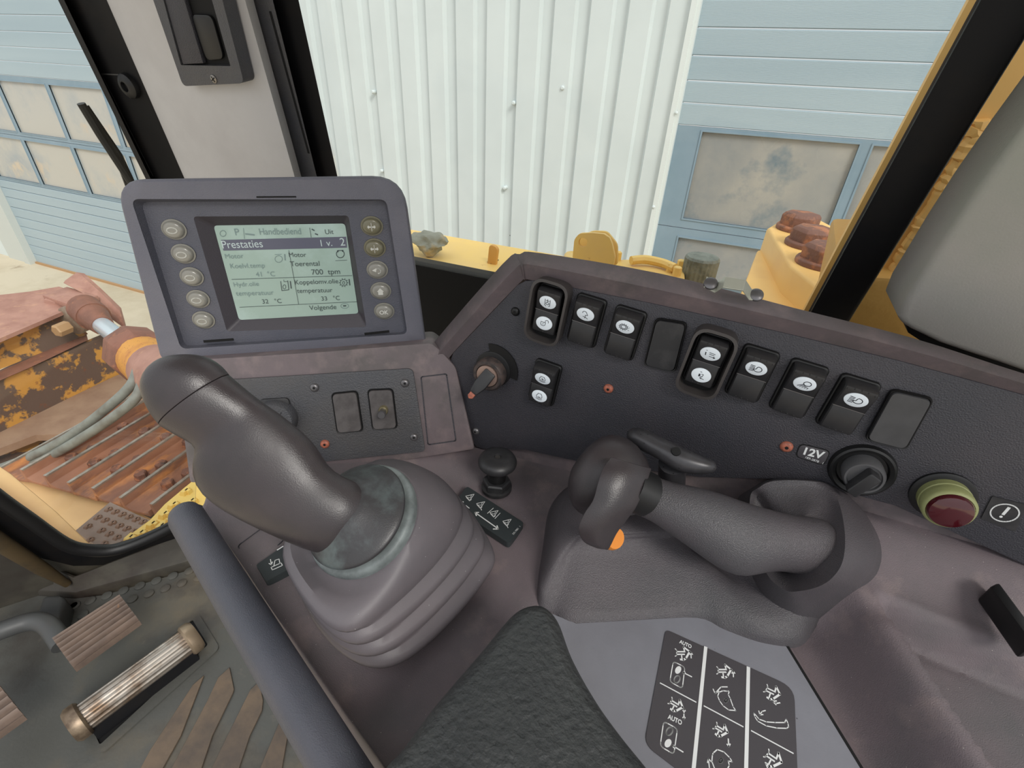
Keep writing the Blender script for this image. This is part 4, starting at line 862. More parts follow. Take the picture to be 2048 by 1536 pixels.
sw(ft, 'Motor', 170, 415, 365, 410); sw(ft, 'Koelvl.temp', 225, 520, 595, 512, 1.0); sw(ft, '41  °C', 500, 610, 705, 604); sw(ft, 'Hydr.olie', 262, 718, 530, 708); sw(ft, 'temperatuur', 285, 815, 690, 803); sw(dk, '32   °C', 568, 900, 775, 893)
sw(dk, 'Motor', 855, 398, 1040, 395); sw(dk, 'Toerental', 870, 498, 1185, 492); sw(dk, '700  tpm', 1100, 588, 1405, 580)
sw(dk, 'Koppelomv.olie', 920, 695, 1385, 680); sw(dk, 'temperatuur', 942, 785, 1322, 776); sw(dk, '33   °C', 1205, 868, 1402, 860); sw(dk, 'Volgende', 1075, 970, 1365, 958)
def sl(mb, pts, w=.0004): mb.stroke(SCF, [spx(*p) for p in pts], w, .0001, .0001)
sl(dk, [(850, 330), (955, 905)]); sl(dk, [(235, 640), (1530, 598)]); sl(dk, [(320, 940), (1580, 880)]); sl(ft, [(360, 90), (372, 200)]); sl(dk, [(1075, 85), (1090, 185)])
def ell(cx, cy, rx, ry, t0=0, t1=2*K, n=22): return [(cx+rx*math.cos(t0+(t1-t0)*i/n), cy+ry*math.sin(t0+(t1-t0)*i/n)) for i in range(n+1)]
sl(dk, ell(1405, 365, 42, 42, -K*.35, K*1.35), .0006); sl(dk, [(1372, 330), (1436, 326)], .0006); sl(dk, [(1352, 438), (1476, 432)], .0003); sl(dk, [(1385, 331), (1378, 345)], .0006); sl(dk, [(1424, 329), (1430, 342)], .0006)
sl(ft, ell(740, 420, 40, 36)); sl(ft, [(700, 372), (770, 368)]); sl(ft, [(805, 372), (810, 430)], .001)
sl(dk, [(762, 662), (775, 760), (850, 752), (838, 655)], .0006); sl(dk, ell(802, 720, 16, 22)); sl(dk, [(795, 645), (798, 665), (835, 662)]); sl(dk, [(866, 662), (876, 735)], .001)
sl(dk, ell(1440, 675, 36, 34)); sl(dk, ell(1440, 678, 12, 16)); sl(dk, [(1500, 640), (1507, 700)], .001)
for i in range(10): sl(dk, [(1440+40*math.cos(i*K/5), 675+38*math.sin(i*K/5)), (1440+48*math.cos(i*K/5), 675+46*math.sin(i*K/5))], .0006)
sl(ft, ell(1452, 925, 42, 26), .0004); sl(dk, [(1440, 925), (1464, 924)], .0012); sl(ft, ell(140, 145, 32, 32), .0004); sl(ft, [(385, 150), (475, 160)], .0012); sl(dk, [(1100, 100), (1122, 112)], .001); sl(dk, [(1135, 148), (1160, 158)], .001)
obj('title_bar', br, M['lcdbar'], scr, smooth=0); obj('screen_text', dk, M['lcdink'], scr, smooth=0); obj('faint_screen_text', ft, M['lcdfaint'], scr, smooth=0); obj('light_screen_text', ltx, M['lcdlight'], scr, smooth=0)
for i, (x, y) in enumerate(((344, 461), (363, 510), (380, 556), (393, 601), (404, 643), (743, 454), (749, 498), (754, 542), (761, 584), (768, 625))):
    f0 = PM.at(*PM.px(x, y, -.004), -.0085); left = i < 5
    mt = M['key'] if (left or i > 6) else M['key2']
    mb = MB(); mb.lathe(f0, [(.0097, .0005), (.0097, .0008)], 30, rv=.88); mb.lathe(f0, [(.0083, 0), (.0083, .0024), (.0074, .0040), (.0055, .0046), (.003, .0048)], 36, rv=.86); 
    k = obj('key', mb, [mt], mo, smooth=50)
    kr = MB(); kr.lathe(f0, [(.0098, .0004), (.0098, .0007), (.0085, .0007)], 30, rv=.88, cap1=False); obj('key_gap', kr, M['gap'], k, smooth=0)
    sy = MB(); c = .00485
    if left: sy.stroke(f0, arc(0, 0, .0038, 0, 2*K, 24, .62), .0009, .0044, .0006)
    elif i in (5, 6):
        sy.stroke(f0, [(0, -.0035), (0, .0035)], .0004, c)
        for s in (-1, 1): sy.add([f0.p(s*.0022, .0015, c), f0.p(s*.0048, 0, c-.0002), f0.p(s*.0022, -.0015, c)], [(0, 1, 2)]); sy.stroke(f0, [(s*.0010, 0), (s*.003, 0)], .0012, c)
    elif i == 7: sy.stroke(f0, arc(.0010, 0, .0022, -K*.5, K*.75), .0010, c); sy.add([f0.p(-.0045, .0006, c), f0.p(-.0005, .0026, c), f0.p(-.0008, -.0010, c)], [(0, 1, 2)])
    elif i == 8: sy.add([f0.p(-.0032, .0003, c), f0.p(0, .0038, c), f0.p(.0032, .0003, c)], [(0, 1, 2)]); sy.add([f0.p(-.0022, -.0028, c), f0.p(.0022, -.0028, c), f0.p(.0022, .0005, c), f0.p(-.0022, .0005, c)], [(0, 1, 2, 3)])
    else: write(sy, f0, 'OK', (-.0042, -.0017), (.0042, -.0017), c, 1, .03)
    obj('symbol', sy, M['keyring'], k, smooth=0)
mb = MB()
for p, w in ((((410, 682), (466, 678)), .0022), (((731, 667), (777, 662)), .0022), (((515, 393.5), (592, 393)), .0012)): mb.stroke(PM, [PM.px(*p[0]), PM.px(*p[1])], w, .0006, .0009)
obj('latch_slots', mb, M['gap'], mo, smooth=0)
# monitor foot to the console
mb = MB(); q = [PM.px(*p) for p in ((420, 690), (760, 670), (760, 760), (430, 780))]; mb.poly(PM, q, -.05, -.02); obj('neck', mb, M['rim'], mo, smooth=0)
# ------------------------------------------------------------------ things standing on the console deck
def zl(pts, per=6): return spl([H(*p) for p in pts], per)
def inset(loop, k, dz, c=None):
    c = c or sum(loop, V())/len(loop); return [V((c.x+(p.x-c.x)*k, c.y+(p.y-c.y)*k, p.z+dz)) for p in loop]
js = thing('joystick', 'large black contoured joystick rising from a ribbed rubber boot', 'joystick', loc=H(780, 1100, DZ))
R1 = [(566, 1095, -.284), (640, 1000, -.284), (770, 925, -.282), (870, 950, -.282), (925, 1015, -.284), (895, 1095, -.286), (790, 1205, -.288), (692, 1262, -.288), (612, 1205, -.286)]
R4 = [(612, 1185, -.322), (690, 1075, -.322), (790, 985, -.322), (900, 985, -.322), (985, 1095, -.322), (965, 1165, -.322), (850, 1290, -.322), (752, 1334, -.322), (660, 1285, -.322)]
L1_ = zl(R1); L4_ = zl(R4)
def mix(t): return [a.lerp(b, t) for a, b in zip(L1_, L4_)]
loops = []
# collar disc
Cc_ = H(724, 1036, -.262); vd = Cc_.normalized(); c0_ = V((-.92, -.38, 0)); imgd = V((AX.dot(c0_), AY.dot(c0_), AZ.dot(c0_)))
NC = (-vd*.80+imgd*.62).normalized(); NC = (NC+V((0, 0, .25))).normalized()
c1_ = V((.86, -.50, 0)); maj = V((AX.dot(c1_), AY.dot(c1_), AZ.dot(c1_)))
def disc(off, r, ph, n=54, cen=None):
    cen = cen or Cc_; ux = (ph-NC*ph.dot(NC)).normalized(); uy = NC.cross(ux)
    return [cen+NC*off+(ux*math.cos(t*2*math.pi/n)+uy*math.sin(t*2*math.pi/n))*r for t in range(n)]
ph = L1_[0]-Cc_
dA = disc(-.006, .042, ph); 
if (dA[5]-L1_[5]).length > (dA[-5]-L1_[5]).length: dA = [dA[0]]+dA[1:][::-1]
def flipd(l): return l
def disc2(off, r): 
    l = disc(off, r, ph)
    return [l[0]]+l[1:][::-1] if dA[1] != disc(-.006, .042, ph)[1] else l
cen = sum(L1_, V())/len(L1_)
bl_ = [disc2(-.004, .034), disc2(-.004, .041)]
bl_ += [[a.lerp(b, t)+V((0, 0, z)) for a, b in zip(dA, L1_)] for t, z in ((.35, .004), (.7, .006), (.92, .003))]
bl_ += [L1_]
for i in range(3):
    t0, t1 = i/3, (i+1)/3
    m0, m1 = mix(t0), mix(t1)
    mm = [a.lerp(b, .5) for a, b in zip(m0, m1)]
    bl_ += [inset(m0, .985, -.0035), inset(mm, .945, .001), inset(m1, .965, .0045), inset(m1, .992, .002), m1]
bl_ += [inset(L4_, .985, -.004), inset(L4_, .90, -.010), inset(L4_, .88, -.016)]
mb = MB(); mb.loft(bl_, False, False); obj('rubber_boot', mb, M['boot'], js, smooth=50)
mb = MB(); mb.loft([disc2(-.006, .0395), disc2(.000, .040), disc2(.0025, .039), disc2(.0035, .037), disc2(.002, .030)], True, True); obj('collar', mb, M['collar'], js, smooth=50)
def shrink(l, k): c = sum(l, V())/len(l); return [c+(p-c)*k for p in l]
# grip
G = [(708, 1088, 757, 1000, .334, .75), (664, 1112, 724, 968, .324, .72), (604, 1094, 680, 955, .320, .62), (545, 1068, 650, 930, .318, .56), (480, 1037, 632, 893, .318, .52), (425, 1004, 604, 866, .316, .50), (392, 968, 576, 843, .314, .50),
     (386, 925, 550, 823, .312, .50), (398, 893, 524, 806, .311, .52), (376, 880, 500, 788, .309, .56), (346, 864, 478, 770, .308, .60), (325, 850, 455, 750, .307, .64), (304, 822, 440, 732, .306, .68), (289, 788, 418, 716, .305, .7), (285, 765, 390, 708, .304, .7), (295, 738, 362, 708, .304, .7), (318, 718, 338, 711, .304, .7)]
nd = 54
def disc3(cx, off, r, n=54):
    # disc phased like the limb loops
    h = D(716, 985, .345)-D(655, 1108, .345); ux = (h-NC*h.dot(NC)).normalized()
    t = (D(450, 860, .32)-D(700, 1050, .345)); uy = h.cross(t); uy = (uy-NC*uy.dot(NC)-ux*uy.dot(ux)).normalized()
    return [cx+NC*off+(ux*math.cos(k*2*math.pi/n)+uy*math.sin(k*2*math.pi/n))*r for k in range(n)]
GL = limb(G, 54)
bell = [disc3(Cc_, .004, .033), disc3(Cc_, .0075, .0355), disc3(Cc_, .010, .0350), disc3(Cc_, .013, .032)]
bc = Cc_+NC*.022+imgd*.004
mb = MB(); mb.loft([disc3(Cc_, .003, .0325), disc3(Cc_, .0065, .0365), disc3(Cc_, .0085, .0368), disc3(Cc_, .0100, .0358), disc3(Cc_+imgd*.001, .0125, .031), disc3(Cc_+imgd*.004, .0145, .0255), disc3(Cc_+imgd*.007, .0170, .021), disc3(Cc_+imgd*.011, .0205, .017)], True, True); obj('flared_base', mb, mat('dust_hazed_rubber', (56, 55, 57), .38, bump=.0001, bscale=1200, col2=[((88, 98, 98), 22, (.48, .66)), ((50, 48, 50), 60, (.5, .7))]), js, smooth=70, sub=1)
mb = MB(); body = GL[0:11]+[[a.lerp(b, .9) for a, b in zip(GL[10], GL[11])], GL[11], shrink(GL[11], .975)]
mb.loft(body, True, True); obj('grip', mb, M['grip'], js, smooth=70, sub=1)
seam = GL[11]
mb = MB(); mb.loft([shrink(seam, .95), shrink([a.lerp(b, .04) for a, b in zip(GL[11], GL[12])], .975), shrink([a.lerp(b, .05) for a, b in zip(GL[11], GL[12])], 1.0), shrink([a.lerp(b, .10) for a, b in zip(GL[11], GL[12])], 1.0)]+GL[12:], True, True); obj('grip_head', mb, M['grip'], js, smooth=70, sub=1)
# pull knob
c = H(993, 976, DZ); kf = Fr(c, (1, 0, 0), (0, 1, 0))
t = thing('pull_knob', 'round black pull knob on a hexagonal nut behind the joystick boot', 'knob', loc=c)
mb = MB(); mb.lathe(kf, [(.0145, 0), (.0145, .0035), (.0135, .004)], 30); mb.lathe(kf.at(0, 0, 0, .3), [(.0135, .004), (.0135, .0105), (.0120, .0118)], 6); obj('nut', mb, M['blank'], t, smooth=30)
mb = MB(); mb.lathe(kf, [(.0085, .010), (.0085, .020), (.0065, .024), (.0065, .030)], 24); obj('stem', mb, M['black'], t)
mb = MB(); mb.lathe(kf, [(.006, .026), (.0155, .0285), (.0178, .0315), (.0180, .0340), (.0165, .0372), (.0120, .0395), (.0045, .0402), (.0034, .0400), (.0030, .0385)], 40); obj('knob_cap', mb, M['blank'], t, smooth=50)
mb = MB(); mb.lathe(kf, [(.0029, .0388), (.0026, .0392)], 16); obj('centre_screw', mb, M['steel'], t)
# decals on the deck
DK = Fr((0, 0, DZ), (1, 0, 0), (0, 1, 0))
def dkp(x, y, c=0): return DK.px(x, y, c)
def lay(poly, r, c0, c1, z): return rq([DK.px(x, y, z) for x, y in poly], r)
zd_ = .0026
t = thing('lever_label', 'dark green-grey label with white blade symbols beside the pull knob', 'label', loc=H(990, 1020, DZ))
mb = MB(); mb.poly(DK, lay(((934, 972), (1049, 1046), (1018, 1087), (905, 1012)), .0035, 0, 0, zd_), -.004, zd_); obj('plate', mb, M['decal2'], t, smooth=0)
def dpx(x, y): return DK.px(900+x/7.68, 900+y/7.68, zd_)
mb = MB()
def ds(pts, w=.0006): mb.stroke(DK, [dpx(*p) for p in pts], w, zd_+.0001, .0001)
ds([(395, 968), (730, 1205)], .0010); ds([(440, 960), (385, 960), (405, 1010)], .001); ds([(665, 1215), (740, 1215), (722, 1165)], .001)
for cx_2, cy_2, fl_ in ((310, 725, 0), (475, 840, 1), (680, 975, 2), (880, 1110, 3)):
    ds([(cx_2-70, cy_2-15), (cx_2+60, cy_2-45), (cx_2-5, cy_2+50), (cx_2-70, cy_2-15)], .0005); ds([(cx_2-45, cy_2+5), (cx_2+5, cy_2+10), (cx_2+20, cy_2-30)], .0004)
    ds([(cx_2-60, cy_2+5), (cx_2-10, cy_2+60), (cx_2+20, cy_2+35)], .0004)
    if fl_ == 2: ds([(cx_2-105, cy_2), (cx_2-15, cy_2-80)], .0005); ds([(cx_2+10, cy_2+80), (cx_2+90, cy_2-5)], .0005)
    if fl_ in (1, 3): ds([(cx_2, cy_2+60), (cx_2+10, cy_2+85)], .0006)
ds([(245, 855), (295, 895)], .0008); ds([(195, 795), (205, 800)], .0009)
write(mb, DK, '235-7883   1', dpx(975, 1305), dpx(1085, 1180), zd_+.0002)
obj('print', mb, M['white'], t, smooth=0)
t = thing('machine_label', 'dark label with a small white machine symbol left of the joystick boot', 'label', loc=H(545, 1125, DZ))
mb = MB(); mb.poly(DK, lay(((512, 1130), (566, 1092), (640, 1060), (640, 1110), (578, 1138), (532, 1163)), .002, 0, 0, .0012), -.006, .0012); obj('plate', mb, M['decal2'], t, smooth=0)
mb = MB()
def ms(pts, w=.0006): mb.stroke(DK, [DK.px(x, y, .0012) for x, y in pts], w, .0013, .0001)
ms([(542, 1135), (562, 1126), (565, 1131), (545, 1140), (542, 1135)]); ms([(548, 1131), (550, 1121), (558, 1118), (560, 1127)]); ms([(541, 1119), (543, 1130)]); ms([(538, 1127), (543, 1130), (545, 1124)]); ms([(555, 1100), (566, 1093)], .001)
obj('print', mb, M['white'], t, smooth=0)
mb = MB(); q = rq([DK.px(*p, .0004) for p in ((475, 1092), (532, 1050), (600, 1040), (560, 1088), (500, 1125))], .003)
for i in range(len(q)-8): mb.stroke(DK, [q[i], q[i+1]], .0008, .0003, .0003)
obj('moulded_recess_line', mb, M['panel'], con, smooth=0)
# grey plate with the AUTO label
pt = thing('control_plate', 'flat grey painted plate carrying the AUTO label beside the armrest', 'plate', loc=H(1400, 1400, DZ))
pz = .0015
q = [DK.px(*p, pz) for p in ((1075, 1215), (1152, 1246), (1400, 1232), (1440, 1240), (1572, 1290), (1725, 1540), (1850, 1740), (1250, 1740), (1080, 1400))]
mb = MB(); mb.poly(DK, q, -.008, pz); obj('plate', mb, M['plate'], pt, smooth=0, bevel=.0005)
mb = MB(); mb.stroke(DK, [DK.px(1573, 1288, .002), DK.px(1727, 1540, .002), DK.px(1850, 1740, .002)], .0018, .0012, .0006); obj('plate_gap', mb, M['gap'], con, smooth=0)
def ap(x, y): return DK.px(1280+x/5.188, 1240+y/5.188, pz+.0006)
mb = MB(); q = rq([ap(*p) for p in ((268, 95), (1600, 700), (1640, 1700), (1640, 2400), (1500, 2400), (45, 1290))], [.004, .009, .002, .002, .002, .006]); mb.poly(DK, q, pz-.001, pz+.0006); dc = obj('auto_label', mb, M['decal'], pt, smooth=0, label='charcoal label with white AUTO symbols')
mb = MB(); zz_ = pz+.0008
def as_(pts, w=.0007): mb.stroke(DK, [ap(*p) for p in pts], w, pz+.0007, .0001)
as_([(681, 288), (520, 1900)], .0022); as_([(1124, 498), (1090, 2000)], .0022)
as_([(210, 655), (580, 853)], .0007); as_([(665, 893), (1068, 1108)], .0007); as_([(1155, 1150), (1588, 1384)], .0007)
write(mb, DK, 'AUTO', ap(405, 238), ap(530, 297), zz_, 1.3, .03); write(mb, DK, 'AUTO', ap(285, 1022), ap(430, 1092), zz_, 1.3, .03)
def ripper(x, y, r=0, k=1.0):
    c_, s_ = math.cos(r), math.sin(r)
    R_ = lambda pts: [(x+(a*c_-b*s_)*k, y+(a*s_+b*c_)*k) for a, b in pts]
    as_(R_([(-75, -45), (-60, -30), (-62, 25), (-75, 32)]), .0006); as_(R_([(-60, -15), (25, -15)]), .0009); as_(R_([(-60, 12), (20, 12)]), .0009)
    as_(R_([(10, -65), (75, -15), (35, 55), (10, 70), (-20, 65)]), .0012); as_(R_([(10, -65), (20, -25)]), .0009); as_(R_([(-10, 20), (-5, 55)]), .0008)
def arrow(x0_, y0_, x1_, y1_, w=.0007, h=22):
    as_([(x0_, y0_), (x1_, y1_)], w); a = math.atan2(y0_-y1_, x0_-x1_)
    for s_ in (-.55, .55): as_([(x1_, y1_), (x1_+h*math.cos(a+s_), y1_+h*math.sin(a+s_))], w)
ripper(440, 345); arrow(530, 395, 528, 335, h=28); ripper(870, 530); arrow(968, 590, 968, 530, h=28)
ripper(370, 880, .55); arrow(455, 970, 458, 925); arrow(455, 970, 455, 1030)
ripper(835, 1140, .55); arrow(915, 1235, 920, 1315, h=30); ripper(1370, 750, .45, 1.1); as_([(1450, 860), (1410, 868), (1375, 845)]); as_([(1410, 880), (1375, 845), (1415, 840)])
ripper(1380, 1440, .6, 1.25); as_([(1300, 1480), (1320, 1530)])
for (p, full) in (((( 345, 430), (465, 490), (438, 712), (308, 640)), 0), (((245, 1052), (388, 1130), (350, 1395), (208, 1310)), 1)):
    q = rq([ap(*w_) for w_ in p], .0022); 
    for i in range(len(q)): mb.stroke(DK, [q[i], q[(i+1) % len(q)]], .0006, pz+.0007, .0001)
def aell(x, y, rx, ry, rot=.45, n=20): return [(x+rx*math.cos(t*2*K/n)*math.cos(rot)-ry*math.sin(t*2*K/n)*math.sin(rot), y+rx*math.cos(t*2*K/n)*math.sin(rot)+ry*math.sin(t*2*K/n)*math.cos(rot)) for t in range(n+1)]
def fill(x, y, rx, ry): mb.add([DK.p(*ap(*q_), zz_) for q_ in aell(x, y, rx, ry)[:-1]], [tuple(range(20))])
fill(395, 520, 30, 42); as_(aell(384, 615, 28, 38), .0007); as_(aell(305, 1155, 30, 42), .0007); fill(290, 1280, 34, 46)
arrow(535, 590, 445, 545); arrow(445, 1370, 338, 1305)
as_([(905, 740), (925, 738), (915, 775), (935, 815), (965, 900), (992, 940), (920, 935), (860, 890), (825, 840), (805, 790), (820, 750), (860, 735), (905, 740)], .0006); as_(aell(892, 835, 16, 20), .0006); as_([(905, 695), (840, 695), (780, 760)], .0006); as_([(758, 718), (778, 762), (818, 740)], .0006)
as_([(760, 1380), (800, 1345), (870, 1370), (930, 1430), (955, 1470), (915, 1465), (925, 1510), (890, 1580), (780, 1560), (745, 1470), (750, 1400), (760, 1380)], .0006); as_(aell(838, 1460, 18, 24), .0006); as_([(770, 1600), (720, 1540), (708, 1440)], .0006); as_([(700, 1480), (708, 1440), (738, 1470)], .0006)
as_([(1180, 965), (1235, 1030), (1310, 1058), (1400, 1065), (1500, 1065), (1515, 1030), (1535, 1075), (1540, 1110), (1520, 1125), (1420, 1122), (1310, 1100), (1220, 1050), (1190, 1005), (1180, 965)], .0006); as_([(1300, 940), (1265, 950), (1242, 985)], .0006); as_([(1232, 945), (1242, 985), (1275, 982)], .0006)
obj('print', mb, M['white'], dc, smooth=0)
# ---- ripper control: housing, block, grip, head, thumb lever, orange button
rc = thing('ripper_control', 'grained black pistol-grip ripper control with its moulded housing', 'control handle', loc=H(1400, 1150, DZ))
F0 = [(1075, 1204, DZ), (1110, 1228, DZ), (1150, 1250, DZ), (1270, 1244, DZ), (1395, 1240, DZ), (1450, 1264, DZ), (1530, 1290, DZ), (1602, 1292, DZ), (1645, 1240, DZ), (1722, 1200, DZ), (1765, 1140, DZ), (1700, 1050, DZ), (1500, 1000, DZ), (1320, 975, DZ), (1170, 965, DZ), (1105, 1005, DZ), (1085, 1100, DZ)]
F1 = [(1082, 1170, -.326), (1115, 1196, -.328), (1160, 1218, -.328), (1270, 1215, -.328), (1390, 1213, -.327), (1450, 1235, -.327), (1528, 1268, -.326), (1596, 1268, -.326), (1640, 1222, -.325), (1715, 1178, -.325), (1745, 1120, -.325), (1680, 1040, -.325), (1495, 995, -.325), (1325, 970, -.325), (1178, 962, -.325), (1115, 1000, -.325), (1092, 1090, -.325)]
F2 = [(1118, 1108, -.306), (1140, 1110, -.310), (1180, 1120, -.312), (1270, 1120, -.314), (1370, 1135, -.314), (1440, 1180, -.316), (1510, 1225, -.318), (1580, 1225, -.316), (1620, 1190, -.31), (1680, 1150, -.31), (1690, 1090, -.31), (1640, 1030, -.31), (1490, 990, -.306), (1330, 968, -.304), (1190, 960, -.304), (1135, 990, -.304), (1115, 1060, -.304)]
F3 = [(1150, 1070, -.300), (1165, 1075, -.302), (1200, 1080, -.304), (1270, 1080, -.306), (1350, 1090, -.308), (1430, 1140, -.314), (1500, 1180, -.318), (1560, 1180, -.316), (1590, 1160, -.31), (1630, 1120, -.31), (1640, 1080, -.31), (1600, 1030, -.306), (1480, 1000, -.302), (1340, 985, -.300), (1210, 975, -.298), (1160, 995, -.298), (1145, 1040, -.298)]
mb = MB(); LL = [zl(f, 5) for f in (F0, F1, F2, F3)]; mb.loft(LL[:1]+[[a.lerp(b, .4)+V((0, 0, .002)) for a, b in zip(LL[0], LL[1])]]+LL[1:]+[inset(LL[3], .6, .001), inset(LL[3], .2, .001)], False, True); obj('housing', mb, M['hous'], rc, smooth=70)
B0 = [(1470, 1010, -.300), (1500, 978, -.30), (1545, 960, -.29), (1620, 962, -.280), (1688, 988, -.278), (1735, 1030, -.284), (1766, 1085, -.290), (1764, 1135, -.296), (1742, 1175, -.308), (1690, 1212, -.322), (1640, 1240, -.332), (1590, 1250, -.332), (1520, 1200, -.330), (1478, 1100, -.318)]
B1 = [(1482, 1000, -.286), (1508, 974, -.275), (1545, 958, -.268), (1620, 960, -.262), (1680, 978, -.260), (1722, 1020, -.264), (1750, 1075, -.268), (1748, 1125, -.274), (1722, 1160, -.284), (1680, 1186, -.296), (1630, 1205, -.304), (1585, 1210, -.306), (1528, 1170, -.306), (1490, 1090, -.300)]
B2 = [(1500, 996, -.272), (1518, 975, -.262), (1548, 962, -.256), (1618, 962, -.251), (1660, 974, -.250), (1680, 1012, -.251), (1690, 1070, -.253), (1686, 1120, -.257), (1668, 1152, -.263), (1640, 1172, -.270), (1600, 1182, -.278), (1570, 1180, -.284), (1535, 1150, -.286), (1505, 1080, -.282)]
B3 = [(1512, 1000, -.275), (1528, 985, -.266), (1550, 974, -.260), (1612, 974, -.255), (1645, 984, -.254), (1662, 1015, -.256), (1668, 1070, -.259), (1662, 1112, -.263), (1648, 1138, -.268), (1628, 1152, -.274), (1600, 1160, -.281), (1572, 1160, -.286), (1545, 1135, -.289), (1520, 1075, -.286)]
BL = [zl(b, 5) for b in (B0, B1, B2, B3)]
mb = MB(); mb.loft([BL[0], [a.lerp(b, .5) for a, b in zip(BL[0], BL[1])], BL[1], [a.lerp(b, .8)+V((0, 0, .001)) for a, b in zip(BL[1], BL[2])], BL[2], [a.lerp(b, .6) for a, b in zip(BL[2], BL[3])], BL[3], inset(BL[3], .6, -.005), inset(BL[3], .2, -.006)], True, True); obj('support_block', mb, M['hous'], rc, smooth=70)
GR = [(1262, 1030, 1262, 915, .352, .85), (1290, 1032, 1282, 935, .350, .85), (1325, 1056, 1325, 962, .346, .85), (1368, 1086, 1372, 970, .342, .85), (1410, 1118, 1420, 980, .339, .85), (1450, 1143, 1462, 994, .337, .85), (1482, 1152, 1505, 1010, .336, .85), (1520, 1140, 1550, 1022, .337, .85), (1560, 1138, 1588, 1032, .339, .85), (1600, 1150, 1630, 1035, .343, .85), (1640, 1160, 1665, 1040, .350, .8)]
mb = MB(); mb.loft(limb(GR, 40)); obj('grip', mb, M['grip2'], rc, smooth=70, sub=1)
HD = [(1150, 985, 1150, 950, .362, 1.0), (1153, 1010, 1158, 920, .360, .95), (1160, 1025, 1178, 890, .357, .9), (1180, 1035, 1205, 868, .354, .85), (1220, 1035, 1240, 868, .351, .8), (1262, 1030, 1275, 886, .350, .8), (1292, 1024, 1306, 935, .350, .75)]
mb = MB(); mb.loft(limb(HD, 40)); obj('handle_head', mb, M['grip'], rc, smooth=70, sub=1)
# curved thumb lever
TL_ = [((1222, 914), (1303, 937), .322, .326), ((1207, 935), (1297, 955), .317, .322), ((1196, 965), (1288, 980), .314, .319), ((1186, 1000), (1272, 1015), .313, .317), ((1168, 1028), (1252, 1042), .313, .317), ((1157, 1058), (1234, 1066), .315, .319), ((1168, 1084), (1222, 1090), .319, .322), ((1195, 1097), (1216, 1100), .324, .325)]
ls = []
for P0_, P1_ in zip(spl([D(*t_[0], t_[2]) for t_ in TL_], 5, False), spl([D(*t_[1], t_[3]) for t_ in TL_], 5, False)):
    nn = -(P0_+P1_).normalized(); row_ = []
    for t_ in range(9): row_.append(P0_.lerp(P1_, t_/8)+nn*(.0045*math.sin(t_/8*math.pi)))
    for t_ in range(8, -1, -1): row_.append(P0_.lerp(P1_, t_/8)+nn*(.0045*math.sin(t_/8*math.pi)-.0026))
    ls.append(row_)
m_ = MB(); m_.loft(ls); obj('thumb_lever', m_, M['grip'], rc, smooth=50, bevel=.0005)
a_ = D(1285, 985, .334); ax_ = (D(1320, 1000, .340)-D(1250, 965, .334)).normalized()
mb = MB(); mb.tube([a_-ax_*.010, a_+ax_*.004], .0155, 30); mb.tube([a_+ax_*.004, a_+ax_*.006], .0135, 30); obj('wheel_hub', mb, M['black'], rc)
c = D(1178, 958, .3385); nf = Fr(c, AX*0+ray(1300, 958).cross(V((0, 0, 1))), V((0, 0, 1)))
vn = -(c.normalized()); vn = (vn+V((-.35, 0, .1))).normalized(); uu = vn.orthogonal().normalized(); nf = Fr(c, uu, vn.cross(uu))
mb = MB(); mb.lathe(nf, [(.0080, -.004), (.0080, .0008), (.0068, .0014), (.004, .0012)], 28); w_ = obj('washer_screw', mb, mat('dull_metal_washer', (120, 112, 100), .4, metal=.6), rc, label='dull round metal screw on the handle head')
mb = MB(); mb.lathe(nf, [(.0034, .0013), (.0030, .0018)], 14); mb.stroke(nf, [(-.002, -.001), (.002, .001)], .0008, .0019); obj('screw_slot', mb, M['blank'], w_, smooth=0)
c = D(1226, 1076, .337); uu = vn.orthogonal().normalized(); nf = Fr(c, uu, vn.cross(uu))
mb = MB(); mb.tube([D(1205, 1072, .345), D(1226, 1075, .335), D(1232, 1077, .332)], [.0088, .0085, .0070], 20); obj('orange_button', mb, M['orange'], rc, label='small orange button under the thumb lever')
# ---- T handle behind
th = thing('t_handle', 'worn dark metal T-handle lever standing behind the ripper control', 'lever', loc=H(1350, 960, -.31))
TH = [(1262, 880, 1256, 862, .372, 1), (1272, 892, 1262, 855, .368, 1), (1295, 905, 1285, 856, .362, 1), (1322, 918, 1310, 870, .357, 1), (1345, 938, 1338, 882, .353, 1), (1368, 946, 1362, 893, .350, 1), (1390, 948, 1385, 904, .347, 1), (1412, 949, 1408, 914, .345, 1), (1428, 945, 1424, 918, .345, 1), (1433, 936, 1431, 926, .345, 1)]
mb = MB(); mb.loft(limb(TH, 28)); obj('cross_bar', mb, M['tbar'], th, smooth=70, sub=1)
mb = MB(); mb.tube([D(1345, 925, .362), D(1343, 962, .385), D(1340, 990, .41), D(1338, 1010, .43)], [.010, .0105, .012, .012], 20); obj('stem', mb, M['tbar'], th)
mb = MB(); tc_ = D(1352, 903, .3435); vn2 = (-(tc_.normalized())+V((0, 0, .35))).normalized(); uu = vn2.orthogonal().normalized(); f_ = Fr(tc_, uu, vn2.cross(uu)); mb.lathe(f_, [(.0034, -.001), (.0030, .0012)], 20); obj('pin_hole', mb, M['gap'], th)
